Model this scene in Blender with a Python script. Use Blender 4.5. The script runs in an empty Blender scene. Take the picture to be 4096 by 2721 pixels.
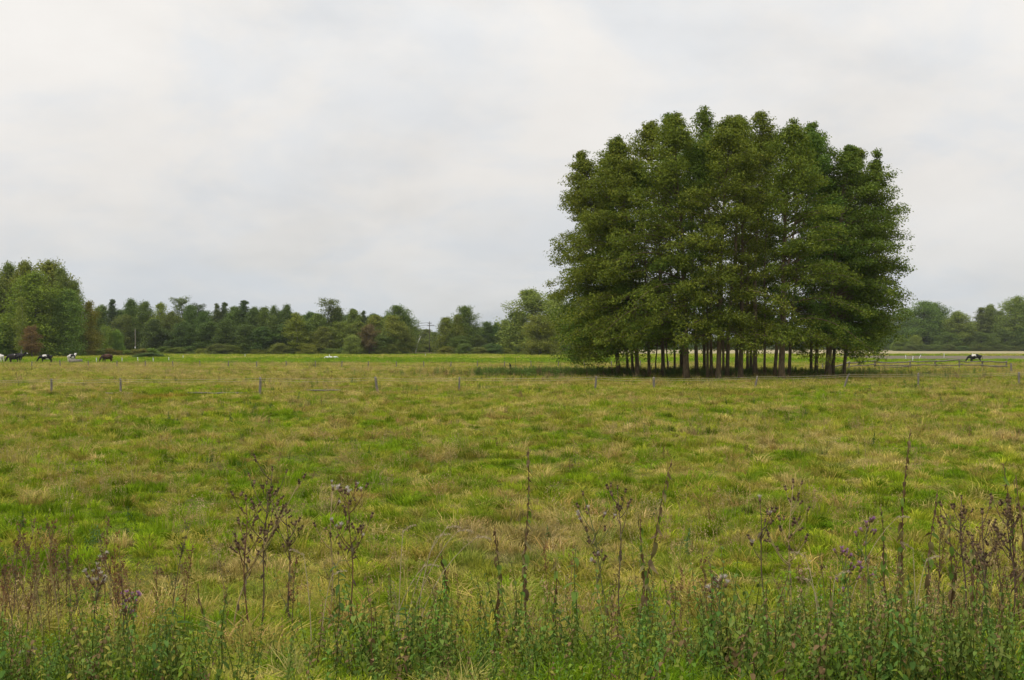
import bpy, math, random
import numpy as np
from mathutils import Vector, Matrix

# ------------------------------------------------------------------ scene, camera, sky, sun
S = bpy.context.scene
COL = S.collection
R = math.radians
F_PX, HX, HY, CAM_H = 4392.0, 2048.0, 1380.0, 3.0      # focal length and horizon of the photograph (its pixels), eye height in metres

cam_d = bpy.data.cameras.new('camera')
cam_d.sensor_width = 36.0
cam_d.lens = 36.0 * F_PX / 4096.0
cam_d.clip_start = 0.1
cam_d.clip_end = 9000
cam = bpy.data.objects.new('camera', cam_d)
COL.objects.link(cam)
cam.location = (0, 0, CAM_H)
cam.rotation_euler = (R(90) + math.atan((HY - 1360.5) / F_PX), 0, 0)
S.camera = cam

SUN_EL, SUN_AZ = R(52), R(-125)       # azimuth measured from +Y towards +X: behind the camera, from the west side
W = bpy.data.worlds.new('World')
S.world = W
W.use_nodes = True
nt = W.node_tree
nt.nodes.clear()


def nd(t, kind, **kw):
    n = t.nodes.new(kind)
    for k, v in kw.items():
        if k.startswith('i_'):
            n.inputs[k[2:].replace('_', ' ')].default_value = v
        else:
            setattr(n, k, v)
    return n


def lk(t, a, b):
    t.links.new(a, b)


def mth(t, op, a, b=None, c=None):
    n = t.nodes.new('ShaderNodeMath')
    n.operation = op
    for i, v in enumerate((a, b, c)):
        if v is None:
            continue
        if isinstance(v, (int, float)):
            n.inputs[i].default_value = v
        else:
            t.links.new(v, n.inputs[i])
    return n.outputs[0]


def mixc(t, f, a, b, mode='MIX'):
    n = t.nodes.new('ShaderNodeMix')
    n.data_type = 'RGBA'
    n.blend_type = mode
    n.clamp_factor = True
    for sock, v in ((n.inputs[0], f), (n.inputs[6], a), (n.inputs[7], b)):
        if isinstance(v, (int, float)):
            sock.default_value = v
        elif isinstance(v, tuple):
            sock.default_value = v if len(v) == 4 else (*v, 1)
        else:
            t.links.new(v, sock)
    return n.outputs[2]


def maprange(t, v, a, b, c, d, smooth=False):
    n = t.nodes.new('ShaderNodeMapRange')
    n.interpolation_type = 'SMOOTHSTEP' if smooth else 'LINEAR'
    t.links.new(v, n.inputs[0])
    for i, x in enumerate((a, b, c, d)):
        n.inputs[i + 1].default_value = x
    return n.outputs[0]


# overcast: a thin clear-sky part seen through a nearly closed cloud layer, cloud brightness rising to the zenith
sky = nd(nt, 'ShaderNodeTexSky', sky_type='NISHITA', sun_disc=False, sun_elevation=SUN_EL, sun_rotation=SUN_AZ,
         air_density=1.0, dust_density=2.0, ozone_density=1.0)
bg_clear = nd(nt, 'ShaderNodeBackground', i_Strength=0.08)
lk(nt, sky.outputs[0], bg_clear.inputs[0])
tc = nd(nt, 'ShaderNodeTexCoord')
sep = nd(nt, 'ShaderNodeSeparateXYZ')
lk(nt, tc.outputs['Generated'], sep.inputs[0])
zc = mth(nt, 'MAXIMUM', sep.outputs[2], 0.0)
zp = mth(nt, 'ADD', zc, 0.36)
cmb = nd(nt, 'ShaderNodeCombineXYZ')
lk(nt, mth(nt, 'DIVIDE', sep.outputs[0], zp), cmb.inputs[0])
lk(nt, mth(nt, 'DIVIDE', sep.outputs[1], zp), cmb.inputs[1])
n1 = nd(nt, 'ShaderNodeTexNoise', i_Scale=1.6, i_Detail=7.0, i_Roughness=0.55, i_Distortion=0.15)
n2 = nd(nt, 'ShaderNodeTexNoise', i_Scale=2.9, i_Detail=8.0, i_Roughness=0.6, i_Distortion=0.3)
lk(nt, cmb.outputs[0], n1.inputs['Vector'])
vm = nd(nt, 'ShaderNodeVectorMath', operation='ADD')
lk(nt, cmb.outputs[0], vm.inputs[0])
vm.inputs[1].default_value = (7.3, 2.1, 4.0)
lk(nt, vm.outputs[0], n2.inputs['Vector'])
low = maprange(nt, zc, 0.0, 0.16, 0.0, 1.0, True)
base = mixc(nt, low, (0.630, 0.658, 0.682), (0.785, 0.783, 0.778))
hi = maprange(nt, zc, 0.12, 0.34, 0.0, 1.0, True)
base = mixc(nt, hi, base, (0.900, 0.898, 0.892))
zen = maprange(nt, zc, 0.30, 1.0, 1.0, 1.9)
warm = maprange(nt, n2.outputs[0], 0.36, 0.62, 0.0, 1.0, True)
tint = mixc(nt, warm, (0.945, 0.962, 0.985), (1.045, 1.018, 0.985))
base = mixc(nt, 1.0, base, tint, 'MULTIPLY')
br = maprange(nt, n1.outputs[0], 0.3, 0.7, 0.905, 1.075)
br = mth(nt, 'MULTIPLY', br, zen)
bg_cloud = nd(nt, 'ShaderNodeBackground')
lk(nt, base, bg_cloud.inputs[0])
lk(nt, br, bg_cloud.inputs[1])
cover = maprange(nt, n1.outputs[0], 0.28, 0.5, 0.90, 0.985)
mx = nd(nt, 'ShaderNodeMixShader')
lk(nt, cover, mx.inputs[0])
lk(nt, bg_clear.outputs[0], mx.inputs[1])
lk(nt, bg_cloud.outputs[0], mx.inputs[2])
wo = nd(nt, 'ShaderNodeOutputWorld')
lk(nt, mx.outputs[0], wo.inputs[0])

sun_d = bpy.data.lights.new('sun', 'SUN')
sun_d.energy = 1.5
sun_d.angle = R(22)
sun_d.color = (1.0, 0.95, 0.87)
sun = bpy.data.objects.new('sun', sun_d)
COL.objects.link(sun)
sdir = Vector((math.sin(SUN_AZ) * math.cos(SUN_EL), math.cos(SUN_AZ) * math.cos(SUN_EL), math.sin(SUN_EL)))
sun.rotation_euler = sdir.to_track_quat('Z', 'Y').to_euler()

S.view_settings.view_transform = 'Standard'
S.view_settings.look = 'None'
S.view_settings.exposure = 0.0
S.view_settings.gamma = 1.0
S.view_settings.use_curve_mapping = False
S.render.engine = 'CYCLES'
cy = S.cycles
cy.max_bounces = 5
cy.diffuse_bounces = 3
cy.glossy_bounces = 1
cy.transmission_bounces = 3
cy.volume_bounces = 1
cy.transparent_max_bounces = 4
cy.use_denoising = True
cy.caustics_reflective = cy.caustics_refractive = False
S.render.use_persistent_data = False

# ------------------------------------------------------------------ helpers


def rng_of(seed):
    return np.random.default_rng(seed)


def at(xpx, D):
    """world X of a photograph column at distance D"""
    return (xpx - HX) / F_PX * D


def zat(ypx, D):
    return CAM_H - (ypx - HY) / F_PX * D


def sstep(a, b, v):
    t = np.clip((v - a) / (b - a), 0, 1)
    return t * t * (3 - 2 * t)


_P = rng_of(5).random((256, 256))


def vnoise(x, y, s):
    """smooth value noise 0..1 with cell size s"""
    x = np.asarray(x, float) / s + 311.7
    y = np.asarray(y, float) / s + 173.3
    xi, yi = np.floor(x).astype(int), np.floor(y).astype(int)
    fx, fy = x - xi, y - yi
    fx, fy = fx * fx * (3 - 2 * fx), fy * fy * (3 - 2 * fy)
    a, b = _P[xi % 256, yi % 256], _P[(xi + 1) % 256, yi % 256]
    c, d = _P[xi % 256, (yi + 1) % 256], _P[(xi + 1) % 256, (yi + 1) % 256]
    return (a * (1 - fx) + b * fx) * (1 - fy) + (c * (1 - fx) + d * fx) * fy


def ground_z(x, y):
    x = np.asarray(x, float)
    y = np.asarray(y, float)
    t = np.clip((16.0 - y) / 11.0, 0, 1)
    bank = 1.2 * t * t
    und = (vnoise(x, y, 9.0) - 0.5) * 0.22 + (vnoise(x + 50, y, 3.6) - 0.5) * 0.12
    fade = 1 - sstep(70, 100, np.hypot(x * 0.6, y))
    near = sstep(6, 14, y)
    return bank + und * fade * near


def gz(x, y):
    return float(ground_z(x, y))


def mesh_np(name, V, polys, mats=None, face_attr=None, smooth=False, midx=None):
    """V (n,3); polys: list of int arrays (m,k)"""
    me = bpy.data.meshes.new(name)
    V = np.asarray(V, np.float32).reshape(-1, 3)
    polys = [np.asarray(p, np.int32) for p in polys if len(p)]
    loops = np.concatenate([p.ravel() for p in polys])
    tot = np.concatenate([np.full(len(p), p.shape[1], np.int32) for p in polys])
    start = np.concatenate(([0], np.cumsum(tot)[:-1])).astype(np.int32)
    me.vertices.add(len(V))
    me.vertices.foreach_set('co', V.ravel())
    me.loops.add(len(loops))
    me.loops.foreach_set('vertex_index', loops)
    me.polygons.add(len(tot))
    me.polygons.foreach_set('loop_start', start)
    try:
        me.polygons.foreach_set('loop_total', tot)
    except Exception:
        pass
    if smooth:
        me.polygons.foreach_set('use_smooth', np.ones(len(tot), bool))
    if midx is not None:
        me.polygons.foreach_set('material_index', np.asarray(midx, np.int32))
    for k, v in (face_attr or {}).items():
        a = me.attributes.new(k, 'FLOAT', 'FACE')
        a.data.foreach_set('value', np.asarray(v, np.float32))
    for m in (mats or []):
        me.materials.append(m)
    me.update(calc_edges=True)
    return me


class Acc:
    """collects tubes, boxes, leaves into one mesh"""

    def __init__(self):
        self.V, self.P, self.n, self.t = [], {}, 0, {}

    def add(self, V, F, t=0.5):
        V = np.asarray(V, float).reshape(-1, 3)
        F = np.asarray(F, int)
        k = F.shape[1]
        self.V.append(V)
        self.P.setdefault(k, []).append(F + self.n)
        self.t.setdefault(k, []).append(np.full(len(F), t) if np.isscalar(t) else np.asarray(t))
        self.n += len(V)
        return self

    def tube(self, pts, rad, sides=6, t=0.5, cap=True):
        pts = np.asarray(pts, float)
        rad = np.broadcast_to(np.asarray(rad, float), (len(pts),))
        tg = np.gradient(pts, axis=0)
        tg /= np.linalg.norm(tg, axis=1)[:, None] + 1e-9
        ref = np.where(np.abs(tg[:, 2:3]) > 0.9, np.array([[1.0, 0, 0]]), np.array([[0, 0, 1.0]]))
        u = np.cross(tg, ref)
        u /= np.linalg.norm(u, axis=1)[:, None] + 1e-9
        v = np.cross(tg, u)
        a = np.arange(sides) * 2 * math.pi / sides
        ring = (u[:, None, :] * np.cos(a)[None, :, None] + v[:, None, :] * np.sin(a)[None, :, None]) * rad[:, None, None]
        V = (pts[:, None, :] + ring).reshape(-1, 3)
        i, j = np.meshgrid(np.arange(len(pts) - 1), np.arange(sides), indexing='ij')
        j2 = (j + 1) % sides
        F = np.stack([i * sides + j, i * sides + j2, (i + 1) * sides + j2, (i + 1) * sides + j], -1).reshape(-1, 4)
        self.add(V, F, t)
        if cap and sides in (3, 4, 5, 6, 8):
            b = self.n - len(V)
            for s0 in (0, (len(pts) - 1) * sides):
                idx = np.arange(sides) + b + s0
                self.P.setdefault(sides, []).append(idx[None, ::-1] if s0 == 0 else idx[None, :])
                self.t.setdefault(sides, []).append(np.full(1, t))
        return self

    def box(self, c, h, t=0.5, M=None):
        V = np.array([[x, y, z] for x in (-1, 1) for y in (-1, 1) for z in (-1, 1)], float) * np.asarray(h, float)
        if M is not None:
            V = V @ np.asarray(M).T
        V = V + np.asarray(c, float)
        F = [[0, 1, 3, 2], [4, 6, 7, 5], [0, 4, 5, 1], [2, 3, 7, 6], [0, 2, 6, 4], [1, 5, 7, 3]]
        return self.add(V, F, t)

    def tris(self, c, ln, wd, nrm, tan, t):
        """one pointed three-sided leaf at each centre"""
        b = np.cross(nrm, tan)
        b /= np.linalg.norm(b, axis=1)[:, None] + 1e-9
        A = c + tan * (ln * 0.6)[:, None]
        B = c - tan * (ln * 0.4)[:, None] + b * (wd * 0.5)[:, None]
        C = c - tan * (ln * 0.4)[:, None] - b * (wd * 0.5)[:, None]
        V = np.stack([A, B, C], 1).reshape(-1, 3)
        return self.add(V, np.arange(len(V)).reshape(-1, 3), t)

    def mesh(self, name, mat, smooth=False, attr='tint'):
        V = np.concatenate(self.V)
        ks = sorted(self.P)
        polys = [np.concatenate(self.P[k]) for k in ks]
        t = np.concatenate([np.concatenate(self.t[k]) for k in ks])
        return mesh_np(name, V, polys, [mat], {attr: t}, smooth)


def link(name, me, parent=None, loc=(0, 0, 0), rz=0.0, sc=None):
    o = bpy.data.objects.new(name, me)
    COL.objects.link(o)
    o.location = loc
    o.rotation_euler = (0, 0, rz)
    if sc is not None:
        o.scale = sc if hasattr(sc, '__len__') else (sc, sc, sc)
    o.parent = parent
    return o


def tag(o, label=None, cat=None, group=None, kind=None):
    if label:
        o['label'] = label
    if cat:
        o['category'] = cat
    if group:
        o['group'] = group
    if kind:
        o['kind'] = kind
    return o


def copy_tree(o, parent=None):
    c = o.copy()
    COL.objects.link(c)
    c.parent = parent
    for ch in list(o.children):
        copy_tree(ch, c)
    return c


def unit(v):
    return v / (np.linalg.norm(v, axis=-1, keepdims=True) + 1e-9)


# ------------------------------------------------------------------ materials
MAT = {}


def new_mat(name):
    m = bpy.data.materials.new(name)
    m.use_nodes = True
    t = m.node_tree
    t.nodes.clear()
    out = nd(t, 'ShaderNodeOutputMaterial')
    MAT[name] = m
    return m, t, out


def ramp(t, fac, stops):
    n = t.nodes.new('ShaderNodeValToRGB')
    e = n.color_ramp.elements
    while len(e) < len(stops):
        e.new(0.5)
    for x, (p, c) in zip(e, stops):
        x.position = p
        x.color = (*c, 1)
    t.links.new(fac, n.inputs[0])
    return n.outputs[0]


def leaf_mat(name, stops, transl=0.3, rough=0.65, spec=0.09, use_obj=True):
    """leaf colour from a per-leaf value, times the tree's own hue"""
    m, t, out = new_mat(name)
    a = nd(t, 'ShaderNodeAttribute', attribute_name='tint')
    c = ramp(t, a.outputs['Fac'], stops)
    if use_obj:
        oi = nd(t, 'ShaderNodeObjectInfo')
        c = mixc(t, 1.0, c, oi.outputs['Color'], 'MULTIPLY')
    p = nd(t, 'ShaderNodeBsdfPrincipled', i_Roughness=rough)
    p.inputs['Specular IOR Level'].default_value = spec
    lk(t, c, p.inputs['Base Color'])
    tr = nd(t, 'ShaderNodeBsdfTranslucent')
    lk(t, mixc(t, 1.0, c, (1.25, 1.2, 0.6), 'MULTIPLY'), tr.inputs[0])
    mxs = nd(t, 'ShaderNodeMixShader')
    mxs.inputs[0].default_value = transl
    lk(t, p.outputs[0], mxs.inputs[1])
    lk(t, tr.outputs[0], mxs.inputs[2])
    lk(t, mxs.outputs[0], out.inputs[0])
    return m


def plain_mat(name, ca, cb, scale=6.0, rough=0.85, bump=0.3, stretch=(1, 1, 1), spec=0.2, detail=5.0, lo=0.3, hi=0.7):
    m, t, out = new_mat(name)
    tcn = nd(t, 'ShaderNodeTexCoord')
    mp = nd(t, 'ShaderNodeMapping')
    mp.inputs['Scale'].default_value = stretch
    lk(t, tcn.outputs['Object'], mp.inputs[0])
    nz = nd(t, 'ShaderNodeTexNoise', i_Scale=scale, i_Detail=detail, i_Roughness=0.6)
    lk(t, mp.outputs[0], nz.inputs['Vector'])
    c = ramp(t, nz.outputs[0], [(lo, ca), (hi, cb)])
    p = nd(t, 'ShaderNodeBsdfPrincipled', i_Roughness=rough)
    p.inputs['Specular IOR Level'].default_value = spec
    lk(t, c, p.inputs['Base Color'])
    if bump:
        b = nd(t, 'ShaderNodeBump', i_Strength=bump, i_Distance=0.03)
        lk(t, nz.outputs[0], b.inputs['Height'])
        lk(t, b.outputs[0], p.inputs['Normal'])
    lk(t, p.outputs[0], out.inputs[0])
    return m


ALDER = leaf_mat('alder_leaves', [(0.0, (0.062, 0.090, 0.012)), (0.45, (0.150, 0.180, 0.021)), (0.8, (0.255, 0.262, 0.035)), (1.0, (0.38, 0.33, 0.06))])
WOODLEAF = leaf_mat('wood_leaves', [(0.0, (0.070, 0.112, 0.028)), (0.5, (0.135, 0.185, 0.040)), (1.0, (0.215, 0.245, 0.060))], 0.25)
RUSTLEAF = leaf_mat('rust_leaves', [(0.0, (0.115, 0.078, 0.042)), (0.5, (0.175, 0.120, 0.058)), (1.0, (0.21, 0.165, 0.07))], 0.25)
NEEDLE = leaf_mat('needles', [(0.0, (0.050, 0.078, 0.030)), (0.5, (0.090, 0.125, 0.042)), (1.0, (0.135, 0.165, 0.058))], 0.1)
BARK = plain_mat('alder_bark', (0.080, 0.058, 0.034), (0.205, 0.152, 0.092), 7.0, 0.9, 0.7, (1, 1, 0.3))
BARKW = plain_mat('birch_bark', (0.12, 0.11, 0.10), (0.52, 0.50, 0.46), 3.0, 0.8, 0.2, (1, 1, 2.5), lo=0.36, hi=0.46)
BARKD = plain_mat('dark_bark', (0.045, 0.038, 0.030), (0.11, 0.095, 0.075), 5.0, 0.9, 0.5, (1, 1, 0.3))
GREYWOOD = plain_mat('grey_wood', (0.095, 0.082, 0.064), (0.27, 0.24, 0.20), 9.0, 0.9, 0.5, (3, 3, 0.35))
RAILWOOD = plain_mat('rail_wood', (0.10, 0.088, 0.068), (0.27, 0.24, 0.195), 5.0, 0.9, 0.5, (0.5, 3, 3))
ROPE = plain_mat('fence_tape', (0.32, 0.29, 0.16), (0.46, 0.42, 0.28), 3.0, 0.7, 0)
WHITEPL = plain_mat('white_plastic', (0.68, 0.69, 0.67), (0.80, 0.80, 0.78), 2.0, 0.5, 0)
DARKROD = plain_mat('dark_rod', (0.03, 0.035, 0.03), (0.06, 0.065, 0.05), 2.0, 0.6, 0)
STICK = plain_mat('dead_sticks', (0.07, 0.05, 0.035), (0.20, 0.15, 0.11), 4.0, 0.9, 0.2)

# ------------------------------------------------------------------ ground and fields


def ground_mat(name, stops, scales=(0.05, 0.35, 2.2), bump=0.5, dist=0.08):
    m, t, out = new_mat(name)
    g = nd(t, 'ShaderNodeNewGeometry')
    ns = []
    for i, s in enumerate(scales):
        n = nd(t, 'ShaderNodeTexNoise', i_Scale=s, i_Detail=5.0, i_Roughness=0.65)
        lk(t, g.outputs['Position'], n.inputs['Vector'])
        ns.append(n.outputs[0])
    v = mth(t, 'ADD', mth(t, 'MULTIPLY', ns[0], 0.34), mth(t, 'MULTIPLY', ns[1], 0.36))
    v = mth(t, 'ADD', v, mth(t, 'MULTIPLY', ns[2], 0.30))
    c = ramp(t, v, stops)
    p = nd(t, 'ShaderNodeBsdfPrincipled', i_Roughness=0.95)
    p.inputs['Specular IOR Level'].default_value = 0.05
    lk(t, c, p.inputs['Base Color'])
    b = nd(t, 'ShaderNodeBump', i_Strength=bump, i_Distance=dist)
    lk(t, mth(t, 'ADD', ns[1], ns[2]), b.inputs['Height'])
    lk(t, b.outputs[0], p.inputs['Normal'])
    lk(t, p.outputs[0], out.inputs[0])
    return m


MEADOW = ground_mat('meadow_ground', [(0.34, (0.052, 0.068, 0.012)), (0.46, (0.080, 0.085, 0.018)), (0.56, (0.115, 0.100, 0.032)), (0.68, (0.150, 0.118, 0.048))])  # thatch colours, darkened to paint in the shade between the grass tufts
PASTURE = ground_mat('pasture_grass', [(0.36, (0.080, 0.122, 0.018)), (0.5, (0.105, 0.145, 0.025)), (0.66, (0.150, 0.160, 0.042))])
STUBBLE = ground_mat('stubble_ground', [(0.36, (0.26, 0.215, 0.115)), (0.62, (0.36, 0.31, 0.18))])
SOIL = ground_mat('soil_ground', [(0.36, (0.105, 0.090, 0.058)), (0.62, (0.185, 0.155, 0.105))])
FALLOW = ground_mat('fallow_grass', [(0.36, (0.100, 0.125, 0.028)), (0.5, (0.155, 0.155, 0.052)), (0.64, (0.23, 0.19, 0.085))])

ys = np.concatenate([np.linspace(-60, 4, 14), 4 + np.cumsum(0.28 * 1.0205 ** np.arange(215))])
ys = np.concatenate([ys[ys < 900], [1100, 1500, 2200, 3500, 6000]])
us = np.linspace(-1, 1, 171)
us = np.sign(us) * np.abs(us) ** 1.25
GX = us[None, :] * (np.abs(ys)[:, None] * 1.1 + 45)
GY = np.repeat(ys[:, None], len(us), 1)
GZ = ground_z(GX, GY)
nr, nc = GX.shape
i, j = np.meshgrid(np.arange(nr - 1), np.arange(nc - 1), indexing='ij')
Fq = np.stack([i * nc + j, i * nc + j + 1, (i + 1) * nc + j + 1, (i + 1) * nc + j], -1).reshape(-1, 4)
tag(link('meadow', mesh_np('meadow', np.stack([GX, GY, GZ], -1).reshape(-1, 3), [Fq], [MEADOW], smooth=True)), kind='structure')


def sheet(name, mat, near, far, x0, x1, z, jit, seed, n=140, taper=0.0):
    """a field lying on the meadow with ragged near and far edges"""
    r = rng_of(seed)
    k = np.linspace(0, 1, n)
    ya = near + (vnoise(k * 500, 3 + seed, 14) - 0.5) * jit * 2
    yb = far + (vnoise(k * 500, 90 + seed, 14) - 0.5) * jit * 2
    rows = []
    for f in np.linspace(0, 1, 6):
        y = ya * (1 - f) + yb * f
        xa, xb = at(x0, near) * (1 - f) + at(x0, far) * f, at(x1, near) * (1 - f) + at(x1, far) * f
        x = xa + (xb - xa) * k
        x = np.where(k == 0, x + r.normal(0, jit), x)
        rows.append(np.stack([x, y, np.full(n, z)], -1))
    V = np.stack(rows).reshape(-1, 3)
    i, j = np.meshgrid(np.arange(5), np.arange(n - 1), indexing='ij')
    F = np.stack([i * n + j, i * n + j + 1, (i + 1) * n + j + 1, (i + 1) * n + j], -1).reshape(-1, 4)
    return tag(link(name, mesh_np(name, V, [F], [mat])), kind='structure')


sheet('pasture', PASTURE, 172, 236, -1500, 5600, 0.02, 5.0, 11)
sheet('fallow_field', FALLOW, 238, 335, -1500, 3350, 0.016, 5.0, 12)
sheet('ploughed_strip', SOIL, 224, 300, 3330, 6200, 0.03, 2.0, 13)
sheet('grass_verge', FALLOW, 301, 372, 3330, 6200, 0.025, 2.0, 14)
sheet('stubble_field', STUBBLE, 374, 640, 2330, 6600, 0.035, 2.0, 15)

# ------------------------------------------------------------------ trees


def build_tree(rng, H, lean, r0, branches, step=0.5, side=0.8, cl_n=22, cl_s=0.4, leaf=0.12, up=0.5, flat=0.5,
               bark=None, leafm=None, start=0.3, wob=0.2, name='tree', fork=None, trunk_top=0.97, sides=8, vert=0.85, limbm=None):
    """trunk with limbs as one mesh, crown of single leaves as another.
    branches: list of (height, azimuth, length, elevation, droop)"""
    T = Acc()
    zs = np.linspace(0, H * trunk_top, 16)
    f = zs / H
    ph = rng.random(4) * 6.28
    px = lean[0] * f ** 1.3 + wob * np.sin(f * 7 + ph[0]) * f + wob * 0.5 * np.sin(f * 17 + ph[1]) * f
    py = lean[1] * f ** 1.3 + wob * np.sin(f * 6 + ph[2]) * f + wob * 0.5 * np.sin(f * 15 + ph[3]) * f
    zz = zs.copy()
    zz[0] = -0.35
    rad = r0 * (1 - f) ** 0.75 + 0.012 + r0 * 0.4 * np.exp(-zs / 0.4)
    T.tube(np.stack([px, py, zz], -1), rad, sides)
    CC, CT = [], []
    for (z, az, L, el, dr) in branches:
        bx, by = np.interp(z, zs, px), np.interp(z, zs, py)
        n = max(3, int(L / step))
        s = np.linspace(0, 1, n + 1)
        d = np.array([math.cos(az), math.sin(az), 0])
        crook = rng.normal(0, 0.10) * L
        perp = np.array([-d[1], d[0], 0])
        P = np.array([bx, by, z]) + d * (L * s)[:, None] * math.cos(el) + perp * (crook * s * s)[:, None]
        P[:, 2] += L * math.sin(el) * s - dr * L * s * s
        rb = max(0.012, min(0.035 + 0.008 * L, 0.3 * r0)) * (1 - 0.9 * s)
        T.tube(P, rb, 4 if L > 1.2 else 3, cap=False)
        k = s >= start
        Q = P[k]
        sk = s[k]
        m = max(1, int(round(side * 2.4)))
        for _ in range(m):
            off = rng.normal(0, 1, (len(Q), 3)) * (side * (1.05 - 0.55 * sk) * min(1.0, 0.12 + L / (3.2 * side)))[:, None]
            off[:, 2] *= vert
            CC.append(Q + off)
            CT.append(np.full(len(Q), min(1.0, 0.45 + L / (4.5 * side))))
    CC = np.concatenate(CC)
    if start < 0.9:
        tipz = np.linspace(H * 0.93, H * 0.995, 7)
        tip = np.stack([np.interp(tipz, zs, px), np.interp(tipz, zs, py), tipz], -1)
        CC = np.concatenate([CC, tip])
    nC = len(CC)
    tip_s = np.ones(nC)
    CTv = np.concatenate(CT)
    tip_s[:len(CTv)] = CTv
    tip_s[-7:] = np.linspace(0.8, 0.35, 7)
    ct = np.clip(rng.normal(0.45, 0.18, nC), 0, 1)
    cs = cl_s * rng.uniform(0.6, 1.4, nC) * tip_s
    cn = np.maximum(3, rng.poisson(cl_n * (cs / cl_s) ** 1.5))
    idx = np.repeat(np.arange(nC), cn)
    N = len(idx)
    g = rng.normal(0, 1, (N, 3))
    g *= (np.minimum(1, 1.7 / (np.linalg.norm(g, axis=1) + 1e-6)))[:, None]
    g[:, 2] *= flat
    C = CC[idx] + g * cs[idx][:, None]
    C[:, 2] = np.maximum(C[:, 2], 0.25)
    nrm = unit(rng.normal(0, 0.62, (N, 3)) + np.array([0, 0, up]) + unit(g) * 0.75)
    tan = unit(np.cross(nrm, rng.normal(0, 1, (N, 3))))
    ln = leaf * rng.uniform(0.7, 1.35, N)
    tv = np.clip(0.55 * ct[idx] + 0.45 * rng.random(N) + rng.normal(0, 0.06, N), 0, 1)
    A = Acc()
    A.tris(C, ln, ln * rng.uniform(0.75, 1.0, N), nrm, tan, tv)
    return T.mesh('trunk', bark, True), A.mesh('crown', leafm)


def place_tree(name, meshes, loc, rz, sc, color, label, cat='tree', group=None):
    e = bpy.data.objects.new(name, None)
    COL.objects.link(e)
    e.empty_display_size = 0.5
    e.location = loc
    e.rotation_euler = (0, 0, rz)
    e.scale = sc if hasattr(sc, '__len__') else (sc, sc, sc)
    link('trunk', meshes[0], e)
    c = link('crown', meshes[1], e)
    c.color = (*color, 1)
    return tag(e, label, cat, group)


# ---- the clump of alders
CX, CY = 18.8, 97.5
EZ = np.array([0.0, 1.7, 3, 6, 9, 12.5, 14.5, 17.5, 20, 21.5, 22.6, 24.0, 25.0])
ER = np.array([11.2, 12.9, 14.2, 15.8, 16.7, 16.7, 16.1, 14.2, 11.8, 9.0, 6.8, 3.4, 0.5])


def env_h(r):
    return float(np.interp(r, ER[::-1][:9], EZ[::-1][:9]))


# column of the trunk foot in the photograph, distance, foot radius, share of lean to the side, given top height
TR = [
    (2476, 99, .34, -1.8, 20.4), (2512, 104, .24, -.6, None), (2532, 101, .27, -.9, 21.0), (2551, 95, .44, -1.0, 21.6),
    (2598, 96.5, .31, -.5, None), (2622, 100, .14, .9, 9.0), (2654, 98, .35, -.7, 23.0), (2674, 102, .15, -.5, 11.0),
    (2699, 103, .25, -.8, None), (2727, 105, .34, -.8, 23.9), (2745, 92, .48, -.6, 23.7), (2787, 101, .33, -.6, None),
    (2817, 105, .33, .3, None), (2830, 93, .27, -.5, None), (2846, 96, .30, -.2, 24.1), (2873, 91, .44, .5, 23.3),
    (2894, 100, .28, -.4, None), (2908, 96, .31, 1.4, None), (2946, 105, .34, .2, 23.6), (2962, 92.5, .37, .4, None),
    (2990, 102, .27, .3, None), (3003, 107, .30, .4, None), (3019, 98, .48, .6, 23.9), (3057, 100, .27, .3, None),
    (3098, 97, .30, 2.6, 22.4), (3125, 91, .53, .7, 22.8), (3156, 99, .33, 1.6, 22.9), (3244, 103, .31, .4, 22.0),
    (3264, 101, .34, .5, None), (3311, 97, .52, .8, 20.9), (3330, 100, .28, 1.2, 20.6), (3374, 98, .36, 1.7, 20.4),
]
FRONT_WORDS = {
    0: 'the one standing farthest from the grazing cow by the rail fence', 3: 'thick pale trunk among the first four beside the open meadow',
}
rt = rng_of(21)
ALDERS = []
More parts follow.
